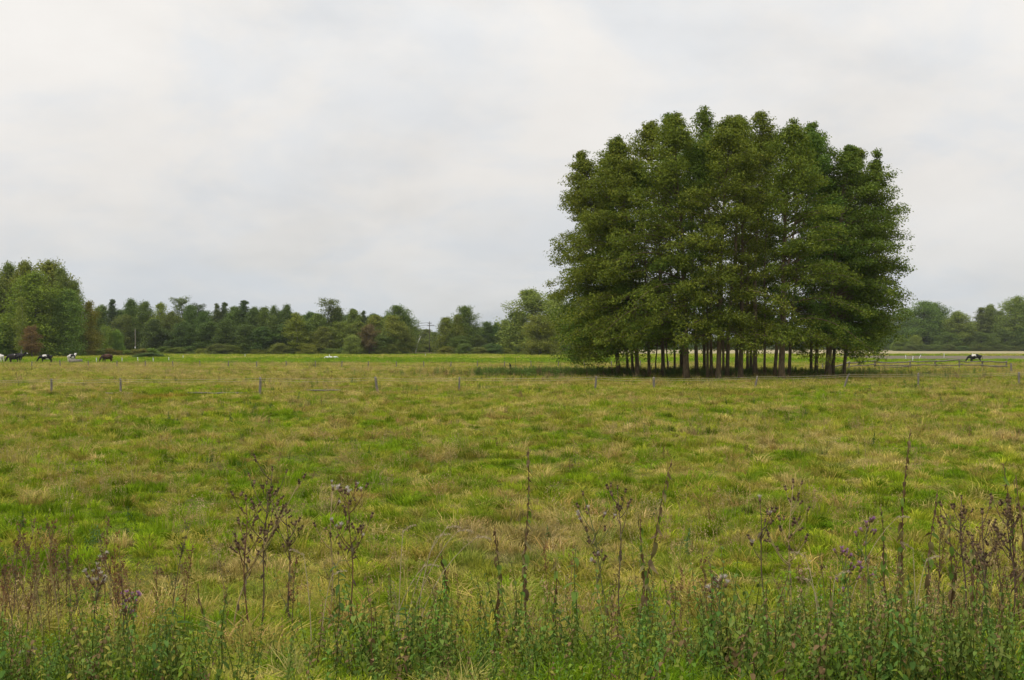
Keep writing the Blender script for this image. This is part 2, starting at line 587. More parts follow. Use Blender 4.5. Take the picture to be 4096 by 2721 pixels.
for q, (xp, D, r0, lx, top) in enumerate(TR):
    rg = rng_of(100 + q)
    x, y = at(xp, D), D
    ox, oy = x - CX, y - CY
    r = math.hypot(ox, oy) + 1e-6
    od = np.array([ox / r, oy / r])
    lean = (lx * 1.1 + od[0] * 0.10 * r + rg.normal(0, .25), od[1] * 0.16 * r)
    rtop = math.hypot(ox + lean[0], oy + lean[1])
    H = top if top else max(15.5, env_h(rtop + 1.2) - rg.uniform(0.6, 2.6))
    H = 3 + (H - 3) * D / 97.5
    small = H < 13
    br = []
    n = 26 if small else int(54 + 6.2 * min(r, 9))
    for b in range(n + 16):
        fz = rg.random() ** (0.85 if r < 4 else 1.0) if b < n else rg.uniform(0.82, 0.985)
        z = 2.4 + (H - 2.6) * fz if not small else 3.5 + (H - 3.7) * fz
        f = z / H
        bx, by = ox + lean[0] * f ** 1.3, oy + lean[1] * f ** 1.3
        az = rg.random() * 2 * math.pi
        if rg.random() < 0.55 and r > 4:
            az = math.atan2(oy, ox) + rg.normal(0, 0.75)
        d = np.array([math.cos(az), math.sin(az)])
        Re = float(np.interp(z, EZ, ER)) * (1 + rg.normal(0, 0.035))
        bd = bx * d[0] + by * d[1]
        disc = bd * bd - (bx * bx + by * by - Re * Re)
        Lout = -bd + math.sqrt(disc) if disc > 0 else 0.8
        outw = float(np.dot(od, d))
        low = 1 - f
        el = R(50) * (1 - low) + R(10) * low + rg.normal(0, 0.1)
        tipL = (0.52 * (H - z) + 0.12) / (math.cos(el) + 0.52 * math.sin(el))
        tipO = (0.68 * (H - z) + 0.12) / (math.cos(el) + 0.68 * math.sin(el))
        if outw > 0.1 and r > 3.2 and Lout < 12:
            L = min(Lout * rg.uniform(0.62, 1.06), tipO, 3.4 + 5.4 * d[0] ** 2)
        else:
            if f < 0.68 and rg.random() < 0.72:
                continue
            L = min(rg.uniform(1.0, 2.3), tipL, max(Lout, 0.6))
        if z < 4.2 and outw < 0.1:
            continue
        L = max(L, 0.3)
        dr = 0.12 + 0.50 * low * (L / 6.0) + (0.12 if z < 5 else 0)
        # keep the lowest twigs clear of the ground
        zmin = 1.7 + 0.7 * min(1, abs(d[1]) * 1.3) + 2.6 * rg.random() ** 1.6
        if rg.random() < 0.13:
            zmin = rg.uniform(1.3, 1.9)
        z = max(z, zmin + 0.4)
        if z + L * math.sin(el) - dr * L < zmin:
            dr = max(0.0, (z + L * math.sin(el) - zmin) / L)
        br.append((z, az, L, el, dr))
    me = build_tree(rg, H, lean, r0 * 0.46 * rg.uniform(.8, 1.2), br, step=0.56, side=0.64, cl_n=36, cl_s=0.36, leaf=0.145, up=0.75, flat=0.55, vert=0.34,
                    bark=BARK, leafm=ALDER, start=0.3)
    hue = rg.random()
    colr = (0.66 + 0.34 * hue + rg.normal(0, .03), 0.92 + 0.08 * hue, 1.0 - 0.1 * hue)
    ALDERS.append((q, xp, D, r0, H, place_tree('alder_tree', me, (x, y, 0), 0, 1, colr, 'x')))

exec_labels = [
    'leafy alder on the end of the clump, its trunk leaning towards the open meadow',
    'slim dark alder trunk second from the leaning end trunk of the clump',
    'dark alder trunk half hidden behind a thick pale one, third in the clump',
    'thick pale-barked alder, fourth trunk from the leaning end of the clump',
    'alder with a lone medium trunk, first after the group of four trunks',
    'thin young alder stem leaning beside the fifth trunk of the clump',
    'straight dark alder before the forked saplings in the clump',
    'thin crooked alder sapling forked near the grass within the clump',
    'slender alder bending outward just behind the forked sapling',
    'dark alder trunk directly behind the thick pale trunk at mid clump',
    'thick pale alder trunk standing out in front at mid clump',
    'lone straight alder between the thick pale trunk and the triple trunks',
    'dark alder at the back of the three close trunks at mid clump',
    'alder with reddish trunk, front of the three close trunks at mid clump',
    'alder with warm brown trunk, last of the three close trunks',
    'stout alder at the front whose trunk stands before a leaning V pair',
    'dark alder, straight half of the V pair of trunks',
    'leaning alder, tilted half of the V pair of trunks',
    'dark alder behind a stout brown trunk, just after the V pair',
    'stout brown alder trunk at the front just after the V pair',
    'thin dark alder between the stout brown trunk and the blackish one',
    'pale alder far back beside the blackish trunk of the clump',
    'thick blackish alder trunk, the darkest of the clump',
    'reddish medium alder trunk after the thick blackish one',
    'alder leaning strongly across behind the thickest trunk of the clump',
    'thickest alder of the clump, broad trunk at the front',
    'alder forking low beside the thickest trunk of the clump',
    'thin dark alder, first of two straight trunks standing apart',
    'dark alder, second of two straight trunks standing apart',
    'broad brown alder trunk with a thin companion, near the rail fence',
    'thin alder pressed against a broad brown trunk near the rail fence',
    'last alder of the clump, leaning out towards the rail fence',
]
for (q, *_r, o) in ALDERS:
    tag(o, exec_labels[q], 'tree', 'alders of the round clump')


# ---- distant trees: a few kinds, each built once or twice and copied
def radial(rng, H, z0, Rmax, prof, n, el0, el1, dr):
    br = []
    for _ in range(n):
        f = rng.random()
        z = z0 + (H - z0) * f
        L = Rmax * prof(f) * rng.uniform(0.45, 1.2)
        br.append((z, rng.random() * 6.283, max(L, 0.35), el0 + (el1 - el0) * f + rng.normal(0, 0.1), dr * (1 - f)))
    return br


PROTO = {}


def proto(kind, seed):
    g = rng_of(seed)
    H = 20.0
    if kind == 'broad':
        b = radial(g, H * 0.96, 1.2, 6.0, lambda f: (math.sin(math.pi * min(1, 0.27 + f * 0.70)) ** 0.85), 150, R(5), R(55), 0.25)
        m = build_tree(g, H, (g.normal(0, .6), g.normal(0, .4)), 0.42, b, 1.0, 1.0, 26, 0.75, 0.34, 0.65, 0.9, BARKD, WOODLEAF, 0.35)
    elif kind == 'tall':
        b = radial(g, H * 0.95, 1.2, 4.4, lambda f: (math.sin(math.pi * min(1, 0.30 + f * 0.66)) ** 0.75), 150, R(10), R(60), 0.22)
        m = build_tree(g, H, (g.normal(0, .5), g.normal(0, .4)), 0.34, b, 0.9, 0.85, 26, 0.7, 0.33, 0.65, 0.9, BARKD, WOODLEAF, 0.3)
    elif kind == 'spruce':
        b = radial(g, H * 0.98, 1.0, 3.4, lambda f: (1 - f) ** 0.85 + 0.07, 190, R(-8), R(35), 0.1)
        m = build_tree(g, H, (0, 0), 0.3, b, 0.7, 0.5, 22, 0.5, 0.28, 0.6, 0.45, BARKD, NEEDLE, 0.25)
    elif kind == 'pine':
        b = radial(g, H * 0.96, H * 0.56, 4.2, lambda f: 0.55 + 0.45 * math.sin(math.pi * f), 34, R(5), R(40), 0.05)
        m = build_tree(g, H, (g.normal(0, 1.2), 0.4), 0.32, b, 0.9, 1.0, 24, 0.8, 0.33, 0.8, 0.4, BARKD, NEEDLE, 0.5, 0.5)
    elif kind == 'birch':
        b = radial(g, H * 0.96, 3.0, 3.4, lambda f: (math.sin(math.pi * min(1, 0.22 + f * 0.76)) ** 0.9), 75, R(30), R(62), 0.45)
        m = build_tree(g, H, (g.normal(0, .8), 0.2), 0.24, b, 0.8, 0.75, 20, 0.6, 0.3, 0.6, 0.9, BARKW, WOODLEAF, 0.3, 0.3)
    elif kind == 'willow':
        b = radial(g, H * 0.9, 1.2, 8.0, lambda f: (math.sin(math.pi * min(1, 0.30 + f * 0.68)) ** 0.6), 110, R(20), R(62), 0.55)
        m = build_tree(g, H, (g.normal(0, .8), 0.2), 0.6, b, 1.0, 1.1, 28, 0.85, 0.36, 0.7, 0.9, BARKD, WOODLEAF, 0.35)
    elif kind == 'bush':
        b = radial(g, H * 0.9, 0.4, 12.0, lambda f: math.sqrt(max(0.05, 1 - f * f * 0.92)), 120, R(10), R(55), 0.15)
        m = build_tree(g, H, (0, 0), 0.35, b, 1.4, 1.8, 26, 1.25, 0.7, 0.65, 0.9, BARKD, WOODLEAF, 0.25)
    elif kind == 'rust':
        b = radial(g, H * 0.95, 4.2, 8.2, lambda f: (math.sin(math.pi * min(1, 0.2 + f * 0.78)) ** 0.7), 80, R(12), R(58), 0.2)
        m = build_tree(g, H, (0.5, 0.2), 0.55, b, 1.1, 1.2, 17, 0.85, 0.46, 0.6, 0.6, BARKD, RUSTLEAF, 0.3)
    return m


def P(kind, v):
    key = (kind, v)
    if key not in PROTO:
        PROTO[key] = proto(kind, 700 + 17 * v + sum(map(ord, kind)))
    return PROTO[key]


HALF = {'broad': 6.6, 'tall': 4.6, 'spruce': 3.5, 'pine': 4.6, 'birch': 3.9, 'willow': 8.6, 'bush': 13.0, 'rust': 8.8}
rw = rng_of(44)
_tv = [0]


def wood(xp, top, half, D, kind, col, label, name=None, cat='tree', group='trees of the far wood', v=None):
    """a distant tree: column, top row and half width in the photograph, distance"""
    z = zat(top, D)
    sz = z / 20.0
    sx = half * (1.55 if D > 300 and kind != 'bush' else 1.3) / F_PX * D / HALF[kind]
    _tv[0] += 1
    vv = (_tv[0] % {'broad': 4, 'tall': 4}.get(kind, 2)) if v is None else v
    nm = name or {'spruce': 'spruce_tree', 'pine': 'pine_tree', 'birch': 'birch_tree', 'willow': 'willow_tree', 'bush': 'bush',
                  'rust': 'rust_leaved_tree'}.get(kind, 'broadleaf_tree')
    c = np.array(col) * rw.uniform(0.93, 1.07, 3)
    return place_tree(nm, P(kind, vv), (at(xp, D), D, 0), rw.random() * 6.28, (sx, sx, sz), tuple(c), label, cat, group)


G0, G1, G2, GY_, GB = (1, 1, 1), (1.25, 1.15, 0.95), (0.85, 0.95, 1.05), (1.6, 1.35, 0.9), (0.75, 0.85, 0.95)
# (column, top row, half width, distance, kind, colour, label)
for a in [
    # the tall group beside the cows
    (-60, 1075, 110, 275, 'broad', (1.15, 1.0, 0.72), 'tall greyish-green tree cut by the frame edge behind the cows'),
    (30, 1062, 80, 285, 'broad', (1.15, 1.0, 0.72), 'tall grey-green tree at the back of the big group above the cows'),
    (105, 1052, 72, 280, 'broad', (1.35, 1.12, 0.62), 'tall olive tree at the back of the group, highest crown above the cows'),
    (205, 1046, 90, 278, 'broad', (1.35, 1.12, 0.62), 'olive round-topped tree behind the bright one above the cows'),
    (140, 1095, 105, 262, 'broad', (1.25, 1.25, 0.6), 'big bright green tree in front of the group above the grazing cows'),
    (265, 1165, 75, 264, 'broad', (1.1, 1.15, 0.95), 'dark green tree on the sunless flank of the big group by the cows'),
    (250, 1078, 62, 274, 'broad', (1.2, 1.1, 0.75), 'dark olive rounded tree closing the big group above the cows'),
    (300, 1125, 46, 276, 'broad', (1.1, 1.05, 0.75), 'olive narrow tree on the outer flank of the big group by the cows'),
    (355, 1208, 42, 276, 'broad', (1.5, 1.1, 0.8), 'brownish tree just past the big group by the cows'),
    (60, 1260, 70, 266, 'broad', (1.2, 1.3, 1.0), 'lower dark leafy tree under the big group behind the birch trunk'),
    (365, 1300, 45, 285, 'tall', (0.9, 0.95, 1.0), 'low dark tree below the brownish tree by the cows'),
    (-10, 1290, 60, 262, 'broad', (1.2, 1.3, 1.0), 'low green tree at the frame edge above the dark cow'),
    # far wood, along its front
    (448, 1198, 30, 345, 'spruce', G2, 'pointed spruce rising alone at the start of the far wood'),
    (400, 1225, 40, 350, 'tall', G0, 'dark green tree between the brownish tree and the pointed spruce'),
    (425, 1320, 28, 308, 'bush', (1.3, 1.45, 1.0), 'pale green shrub at the foot of the wood by the big group'),
    (468, 1335, 26, 310, 'bush', (1.2, 1.35, 1.0), 'light green shrub beside the wooden pole before the wood'),
    (490, 1262, 42, 340, 'broad', G0, 'round green tree between the pointed spruce and the wooden pole'),
    (530, 1200, 34, 345, 'tall', G2, 'dark dome-topped tree right behind the wooden pole'),
    (580, 1210, 38, 342, 'broad', G0, 'broad dark tree first past the wooden pole'),
    (638, 1206, 40, 338, 'birch', GY_, 'pale yellowish tree standing in the dark wood near the wooden pole'),
    (622, 1280, 40, 330, 'tall', GB, 'dark tree under the pale yellowish one in the far wood'),
    (690, 1250, 42, 335, 'broad', G0, 'green tree below the flat-topped pine in the far wood'),
    (722, 1193, 34, 350, 'pine', (1.35, 1.3, 1.0), 'flat-topped pine rising above the wood past the wooden pole'),
    (765, 1222, 30, 345, 'tall', G2, 'narrow dark tree right after the flat-topped pine'),
    (795, 1219, 26, 352, 'pine', G2, 'small pine tip poking out after the flat-topped pine'),
    (740, 1290, 45, 328, 'broad', GB, 'dark low tree in the wood edge under the flat-topped pine'),
    (815, 1250, 36, 338, 'broad', GB, 'dark tree between the small pine tip and twin spruces'),
    (866, 1213, 30, 340, 'spruce', G1, 'first of the twin pointed spruces in the wood'),
    (896, 1210, 30, 342, 'spruce', G0, 'second of the twin pointed spruces in the wood'),
    (840, 1290, 45, 328, 'tall', GB, 'dark tree at the edge below the twin spruces'),
    (905, 1280, 45, 326, 'broad', GB, 'broad dark tree at the edge just after the twin spruces'),
    (940, 1228, 34, 334, 'tall', G0, 'dark tree just before the sharp high treetop in the wood'),
    (973, 1202, 42, 336, 'spruce', G2, 'sharp high treetop in the middle of the far wood'),
    (1012, 1232, 32, 332, 'tall', G2, 'dark tree just after the sharp high treetop in the wood'),
    (1062, 1232, 40, 330, 'broad', G0, 'dark round tree two past the sharp high treetop'),
    (985, 1300, 50, 324, 'broad', GB, 'blackish green tree at the edge under the sharp high treetop'),
    (1055, 1310, 45, 324, 'tall', GB, 'low dark tree at the edge before the two bare-limbed tops'),
    (1100, 1228, 26, 340, 'broad', G2, 'first of two open-crowned tops with sky between branches'),
    (1150, 1222, 30, 342, 'broad', G2, 'second of two open-crowned tops with sky between branches'),
    (1130, 1300, 42, 330, 'tall', GB, 'shaded tree beneath the two open-crowned tops'),
    (1185, 1248, 44, 322, 'birch', (1.55, 1.4, 0.9), 'light green birch with white leaning stem at the wood edge'),
    (1215, 1290, 40, 328, 'tall', G0, 'green tree at the edge just after the light birch'),
    (1235, 1252, 36, 340, 'broad', G2, 'dim tree behind and past the light birch'),
    (1275, 1256, 36, 335, 'tall', G1, 'green tree before the high umbrella-shaped pine'),
    (1322, 1200, 40, 338, 'pine', (1.5, 1.4, 1.05), 'high umbrella-shaped pine topping the far wood'),
    (1345, 1232, 32, 340, 'tall', G0, 'tree leaning on the umbrella-shaped pine, just below its top'),
    (1290, 1310, 45, 324, 'broad', G1, 'leafy mid-green tree at the edge under the umbrella pine'),
    (1365, 1290, 42, 326, 'broad', G1, 'leafy bright tree at the edge just after the umbrella pine'),
    (1410, 1240, 32, 336, 'tall', G1, 'dome-topped tree between the umbrella pine and the rust tree'),
    (1456, 1242, 28, 338, 'spruce', G0, 'pointed dark tree right above the rust tree'),
    (1430, 1290, 45, 328, 'broad', G1, 'mid-green tree behind the shrub beside the rust tree'),
    (1500, 1262, 36, 334, 'tall', GY_, 'yellow-green tree right behind the rust tree'),
    (1478, 1306, 31, 318, 'rust', G0, 'small rust-brown tree in front of the far wood'),
    (1412, 1352, 34, 316, 'bush', (1.5, 1.55, 1.3), 'pale willow shrub leaning beside the rust tree'),
    (1590, 1226, 56, 330, 'broad', G0, 'big round-headed tree at the end of the far wood'),
    (1565, 1264, 44, 322, 'broad', GY_, 'light yellow-green tree in front of the round-headed one'),
    (1620, 1310, 36, 324, 'broad', G1, 'low tree at the end of the wood beside the hazy gap'),
    (1550, 1330, 44, 320, 'broad', G0, 'low green tree at the edge between rust tree and round-headed tree'),
    (1660, 1310, 34, 480, 'broad', G1, 'hazy low tree in the gap before the cross-armed pole'),
    (1705, 1318, 32, 470, 'tall', G1, 'hazy light tree directly under the cross-armed pole'),
    (1740, 1330, 36, 460, 'broad', G0, 'hazy low tree just past the cross-armed pole'),
    (1690, 1365, 40, 440, 'bush', G1, 'low hazy shrub in the gap beneath the cross-armed pole'),
    (1788, 1272, 42, 335, 'broad', (1.35, 1.2, 0.95), 'light olive tree first after the hazy gap'),
    (1866, 1226, 48, 332, 'broad', (1.05, 1.05, 0.95), 'tall spreading tree standing out after the hazy gap'),
    (1835, 1262, 26, 330, 'tall', (1.4, 1.3, 1.0), 'yellowish half-bare flank tree against the tall spreading one'),
    (1840, 1345, 40, 326, 'broad', G0, 'low dark tree at the foot of the tall spreading one'),
    (1908, 1340, 30, 330, 'broad', G0, 'low dark tree just past the tall spreading one'),
    (1952, 1288, 34, 345, 'broad', G2, 'dim tree between the tall spreading one and the leafy mound'),
    (1992, 1292, 24, 345, 'tall', G2, 'slim tree before the big leafy mound'),
    (2025, 1282, 30, 340, 'tall', G0, 'slim tree touching the big leafy mound'),
    (2130, 1163, 92, 330, 'broad', (1.55, 1.4, 1.15), 'huge pale-green mounded tree beside the alder clump'),
    (2215, 1175, 70, 338, 'broad', (1.5, 1.35, 1.1), 'pale tree at the back of the leafy mound near the alders'),
    (2070, 1250, 44, 334, 'broad', (1.2, 1.15, 1.0), 'green flank tree on the open side of the leafy mound'),
    (2160, 1262, 82, 296, 'willow', (1.45, 1.2, 0.85), 'brownish-olive round willow standing alone before the leafy mound'),
    (2240, 1300, 50, 325, 'broad', (1.1, 1.05, 0.95), 'dark tree glimpsed between the willow and the alder clump'),
    (2290, 1340, 44, 330, 'bush', G1, 'low shrub behind the hanging alder twigs'),
    # beyond the stubble
    (3690, 1208, 62, 545, 'broad', (0.95, 1.05, 0.95), 'dark tall tree next to the alder clump beyond the stubble'),
    (3750, 1216, 50, 560, 'broad', (0.95, 1.05, 1.0), 'dark green tree second from the alder clump beyond the stubble'),
    (3610, 1235, 60, 560, 'broad', (0.95, 1.0, 1.0), 'dark tree half hidden by the alder clump beyond the stubble'),
    (3665, 1350, 26, 530, 'bush', (1.35, 1.3, 1.0), 'round light shrub at the stubble edge by the alders'),
    (3605, 1358, 34, 530, 'bush', (1.2, 1.3, 1.0), 'low green shrub peeking past the alder clump'),
    (3838, 1250, 54, 535, 'broad', (1.45, 1.3, 0.95), 'lighter olive rounded tree above the black and white cow'),
    (3790, 1330, 40, 530, 'broad', (1.1, 1.1, 0.95), 'low tree at the stubble edge before the olive rounded one'),
    (3815, 1255, 20, 575, 'tall', G2, 'dim treetop in the notch behind the olive rounded tree'),
    (3925, 1230, 36, 540, 'spruce', (1.5, 1.4, 1.0), 'dark conical tree above the cow'),
    (3955, 1222, 32, 545, 'tall', (1.2, 1.15, 1.0), 'tall dark tree just past the conical one above the cow'),
    (3925, 1330, 45, 528, 'broad', (1.0, 1.05, 0.95), 'low tree at the stubble edge directly above the cow'),
    (4000, 1245, 36, 565, 'broad', G2, 'dim distant tree between the conical one and the frame edge'),
    (4055, 1190, 56, 535, 'broad', (1.35, 1.25, 1.0), 'highest tree beyond the stubble, near the frame edge'),
    (4120, 1205, 60, 540, 'broad', (1.2, 1.2, 1.0), 'big tree beyond the stubble cut by the frame edge'),
    (4020, 1320, 46, 530, 'broad', (1.0, 1.1, 1.0), 'low dark tree at the stubble edge towards the frame edge'),
    (4090, 1310, 46, 530, 'broad', (1.0, 1.1, 1.0), 'low dark tree in the corner of the stubble field'),
]:
    gname = 'tall trees behind the cows' if a[0] < 370 and a[3] < 290 else ('trees beyond the stubble field' if a[3] > 500 else 'trees of the far wood')
    wood(*a, group=gname)
# rust tree, birch beside the cows
wood(128, 1312, 36, 250, 'rust', (1.15, 1.05, 0.9), 'small russet tree in front of the big group beside the cows', group='tall trees behind the cows')
wood(86, 1180, 34, 254, 'birch', (1.5, 1.4, 0.9), 'white-stemmed birch at the edge of the big group above the dark cow', group='tall trees behind the cows')

# deep rows of the woods, told apart by nothing in the picture
gdeep = rng_of(9)
for xp in range(380, 1640, 46):
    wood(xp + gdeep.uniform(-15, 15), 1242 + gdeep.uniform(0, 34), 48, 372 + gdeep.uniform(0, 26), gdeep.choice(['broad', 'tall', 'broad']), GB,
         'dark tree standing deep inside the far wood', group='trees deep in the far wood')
for xp in range(1800, 2330, 60):
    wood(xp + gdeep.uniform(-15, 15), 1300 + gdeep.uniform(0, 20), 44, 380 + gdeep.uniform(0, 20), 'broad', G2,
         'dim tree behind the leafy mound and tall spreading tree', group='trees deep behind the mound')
for xp in range(3560, 4240, 60):
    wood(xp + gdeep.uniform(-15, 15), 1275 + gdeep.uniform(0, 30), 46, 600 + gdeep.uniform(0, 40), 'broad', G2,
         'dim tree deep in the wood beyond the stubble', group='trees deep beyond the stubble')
for xp in range(2330, 3600, 62):
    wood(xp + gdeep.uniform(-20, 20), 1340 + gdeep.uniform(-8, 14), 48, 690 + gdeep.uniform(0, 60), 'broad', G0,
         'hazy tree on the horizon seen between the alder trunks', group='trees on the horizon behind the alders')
# brambles and shrubs at the foot of the woods
for k, xp in enumerate(range(300, 640, 34)):
    wood(xp, 1398 + (k * 7) % 9, 26, 268 + k, 'bush', (1.5, 1.05, 0.9) if k % 3 else (1.3, 1.35, 0.9), 'low reddish bramble in the row along the foot of the trees',
         name='bramble_bush', cat='bush', group='brambles along the foot of the trees')
wood(600, 1415, 54, 247, 'bush', (0.7, 0.75, 0.8), 'dark heap of brush on the pasture in front of the brambles', name='brush_heap', cat='brush')
for k, xp in enumerate(list(range(660, 1640, 52)) + list(range(1790, 2280, 60))):
    wood(xp + gdeep.uniform(-12, 12), 1380 + gdeep.uniform(0, 22), 30 + gdeep.uniform(0, 14), 320 + gdeep.uniform(-2, 6), 'bush', (G0, G1, G2, GY_)[k % 4],
         'low dark undergrowth bush at the foot of the far wood', cat='bush', group='undergrowth along the far wood')
for k, xp in enumerate(range(3640, 4140, 52)):
    wood(xp + gdeep.uniform(-12, 12), 1380 + gdeep.uniform(0, 8), 30, 522, 'bush', G0,
         'low bush at the far edge of the stubble', cat='bush', group='bushes along the stubble edge')

# ------------------------------------------------------------------ fences and poles


def empty(name, loc, rz=0.0):
    e = bpy.data.objects.new(name, None)
    COL.objects.link(e)
    e.location = loc
    e.rotation_euler = (0, 0, rz)
    e.empty_display_size = 0.3
    return e


def tube_mesh(name, pts, rad, mat, sides=6, smooth=True):
    return Acc().tube(pts, rad, sides).mesh(name, mat, smooth)


def post_mesh(rng, h, r, mat, lean=(0, 0)):
    """a split wooden post with an uneven top"""
    zs = np.array([-0.3, 0.0, h * 0.45, h * 0.85, h])
    f = zs / h
    pts = np.stack([lean[0] * f + rng.normal(0, r * 0.15, 5), lean[1] * f + rng.normal(0, r * 0.15, 5), zs], -1)
    A = Acc().tube(pts, r * np.array([1.08, 1.05, 1, 0.97, 0.78]), 6)
    V = A.V[0]
    V += rng.normal(0, r * 0.10, V.shape)
    return A.mesh('post', mat)


def span(a, b, sag, n=9):
    s = np.linspace(0, 1, n)
    p = np.asarray(a)[None] * (1 - s)[:, None] + np.asarray(b)[None] * s[:, None]
    p[:, 2] -= sag * 4 * s * (1 - s)
    return p


rf = rng_of(31)
# front fence with two tapes
FP = [(-330, 70, 1512, 0), (205, 68, 1515, .02), (484, 66.5, 1513, -.03), (1040, 65, 1509, .02), (1512, 67, 1507, -.16), (1834, 69.5, 1508, .06), (2381, 71, 1505, .06),
      (2616, 72, 1509, -.01), (3017, 74, 1504, .22), (3374, 75.5, 1494, .40), (3672, 77, 1492, .02), (4077, 79, 1489, -.03), (4500, 81, 1487, 0)]
fe = tag(empty('tape_fence', (at(2048, 70), 70, 0)), 'low tape fence on grey weathered posts crossing the meadow before the alders', 'fence')
tops = []
for xp, D, top, ln in FP:
    x, z0 = at(xp, D), gz(at(xp, D), D)
    h = zat(top, D) - z0
    o = link('post', post_mesh(rf, h, 0.062 + rf.random() * 0.02, GREYWOOD, (ln, rf.normal(0, .03))), fe, (x - fe.location.x, D - 70, z0), 0)
    if xp == 3374:
        o['label'] = 'strongly leaning grey post'
    tops.append((x + ln * 0.93, D, z0 + h * 0.93))
for k in range(len(tops) - 1):
    for dz, sag in ((0.0, 0.03), (-0.12, 0.05)):
        a, b = np.array(tops[k]), np.array(tops[k + 1])
        off = np.array([fe.location.x, 70, 0]) + np.array([0, 0.09, -dz])
        pts = span(a - off, b - off, sag + rf.random() * 0.04)
        link('tape', tube_mesh('tape', pts, 0.009, ROPE, 4), fe)
# old rails lying in the grass along it
for (xa, xb, D, lab) in ((425, 530, 66, 'pale rail lying at the foot of the tape fence by the orange grass'),
                         (750, 990, 66.5, 'long pale rail lying in the grass between two posts of the tape fence'),
                         (1228, 1362, 68, 'short whitish rail lying in the grass farther along the tape fence')):
    a, b = at(xa, D), at(xb, D)
    n = 8
    s = np.linspace(0, 1, n)
    pts = np.stack([(b - a) * s, rf.normal(0, .02, n), 0.16 + rf.normal(0, .012, n)], -1)
    o = link('fallen_rail', tube_mesh('fallen_rail', pts, 0.05, GREYWOOD, 6), None, (a, D, gz(a, D)))
    tag(o, lab, 'rail', 'rails lying along the tape fence')

# second fence with wire, half way to the wood
XS = [127, 242, 355, 469, 580, 692, 801, 913, 1027, 1145, 1262, 1367, 1473, 1586, 1695, 1803, 1910, 2016, 2126, 2234, 2341, 2446, 2560, 2675, 2790, 2910]
f2 = tag(empty('wire_fence', (0, 139, 0)), 'row of short dark posts with thin wires in the tan grass before the pasture', 'fence')
tops = []
for k, xp in enumerate(XS):
    D = 137 + 2.5 * math.sin(k * 0.35)
    h = 0.92 + rf.random() * 0.16
    ln = rf.normal(0, .05)
    link('post', post_mesh(rf, h, 0.062 + rf.random() * 0.02, GREYWOOD if k % 3 else RAILWOOD, (ln, 0)), f2, (at(xp, D), D - 139, 0))
    tops.append((at(xp, D) + ln * .9, D - 139 - 0.09, h * 0.9))
for k in range(len(tops) - 1):
    for dz in (0, 0.38):
        a, b = np.array(tops[k]), np.array(tops[k + 1])
        link('wire', tube_mesh('wire', span(a - [0, 0, dz], b - [0, 0, dz], 0.03, 4), 0.007, DARKROD, 3), f2)

# electric fence stakes along the pasture: white plastic ones and thin dark rods
LABW = {
    386: 'white plastic stake between the brown cow and the trough', 488: 'white plastic stake just past the brown cow',
    552: 'thick white stake pair before the dark brush heap', 613: 'white plastic stake in front of the dark brush heap',
    675: 'white plastic stake just past the dark brush heap', 733: 'white plastic stake second past the dark brush heap',
    980: 'white stake alone in the tan strip below the sharp treetop', 1702: 'white stake below the cross-armed pole',
    2290: 'leaning white stake beside the hanging alder twigs', 3624: 'tilted white stake first from the alders by the soil strip',
    3650: 'white stake standing nearest the rail fence on the pasture', 3675: 'strongly slanted white stake on the soil strip',
    3776: 'upright white stake before the stubble between slanted stake and cow', 3890: 'white stake right behind the black and white cow',
    1041: 'thin dark rod stake on the pasture below the sharp treetop', 1286: 'thin dark rod stake just before the three geese',
    1483: 'thin dark rod stake below the rust tree', 1785: 'thin dark rod stake below the light olive tree',
    2018: 'thin dark rod stake behind the black bird', 2062: 'dark rod stake just past the black bird', 3956: 'thin dark rod stake beyond the cow on the soil strip',
}
for (xp, D, h, lean, dark) in [(386, 186, .80, 0, 0), (488, 188, .8, .03, 0), (552, 190, .85, -.05, 0), (613, 192, .75, 0, 0), (675, 200, .75, .02, 0), (733, 232, .8, -.02, 0),
                               (980, 250, .85, .04, 0), (1702, 262, .8, -.03, 0), (2290, 185, .95, -.15, 0), (3624, 225, .9, -.12, 0), (3650, 200, .95, .08, 0),
                               (3675, 232, .9, .42, 0), (3776, 255, 1.0, 0, 0), (3890, 270, 1.0, .02, 0),
                               (1041, 192, .95, 0, 1), (1286, 190, 1.0, .02, 1), (1483, 190, 1.1, 0, 1), (1785, 185, 1.0, 0, 1), (2018, 182, 1.5, .02, 1), (2062, 152, 1.25, 0, 1), (3956, 262, 1.0, 0, 1)]:
    r = 0.020 if dark else 0.048
    A = Acc().tube([(0, 0, -.2), (lean * .3, 0, h * .3), (lean, 0, h)], [r, r, r * .9], 6)
    e = empty('fence_stake', (at(xp, D), D, 0))
    link('rod', A.mesh('rod', DARKROD if dark else WHITEPL), e)
    B = Acc()
    for hz in (0.55, 0.92):
        B.tube([(lean * hz, -.02, h * hz), (lean * hz, -.02 - 2.2 * r, h * hz)], r * 1.5, 6)
    link('insulator', B.mesh('insulator', DARKROD if dark else WHITEPL), e)
    tag(e, LABW[xp], 'stake', 'electric fence stakes on the pasture')

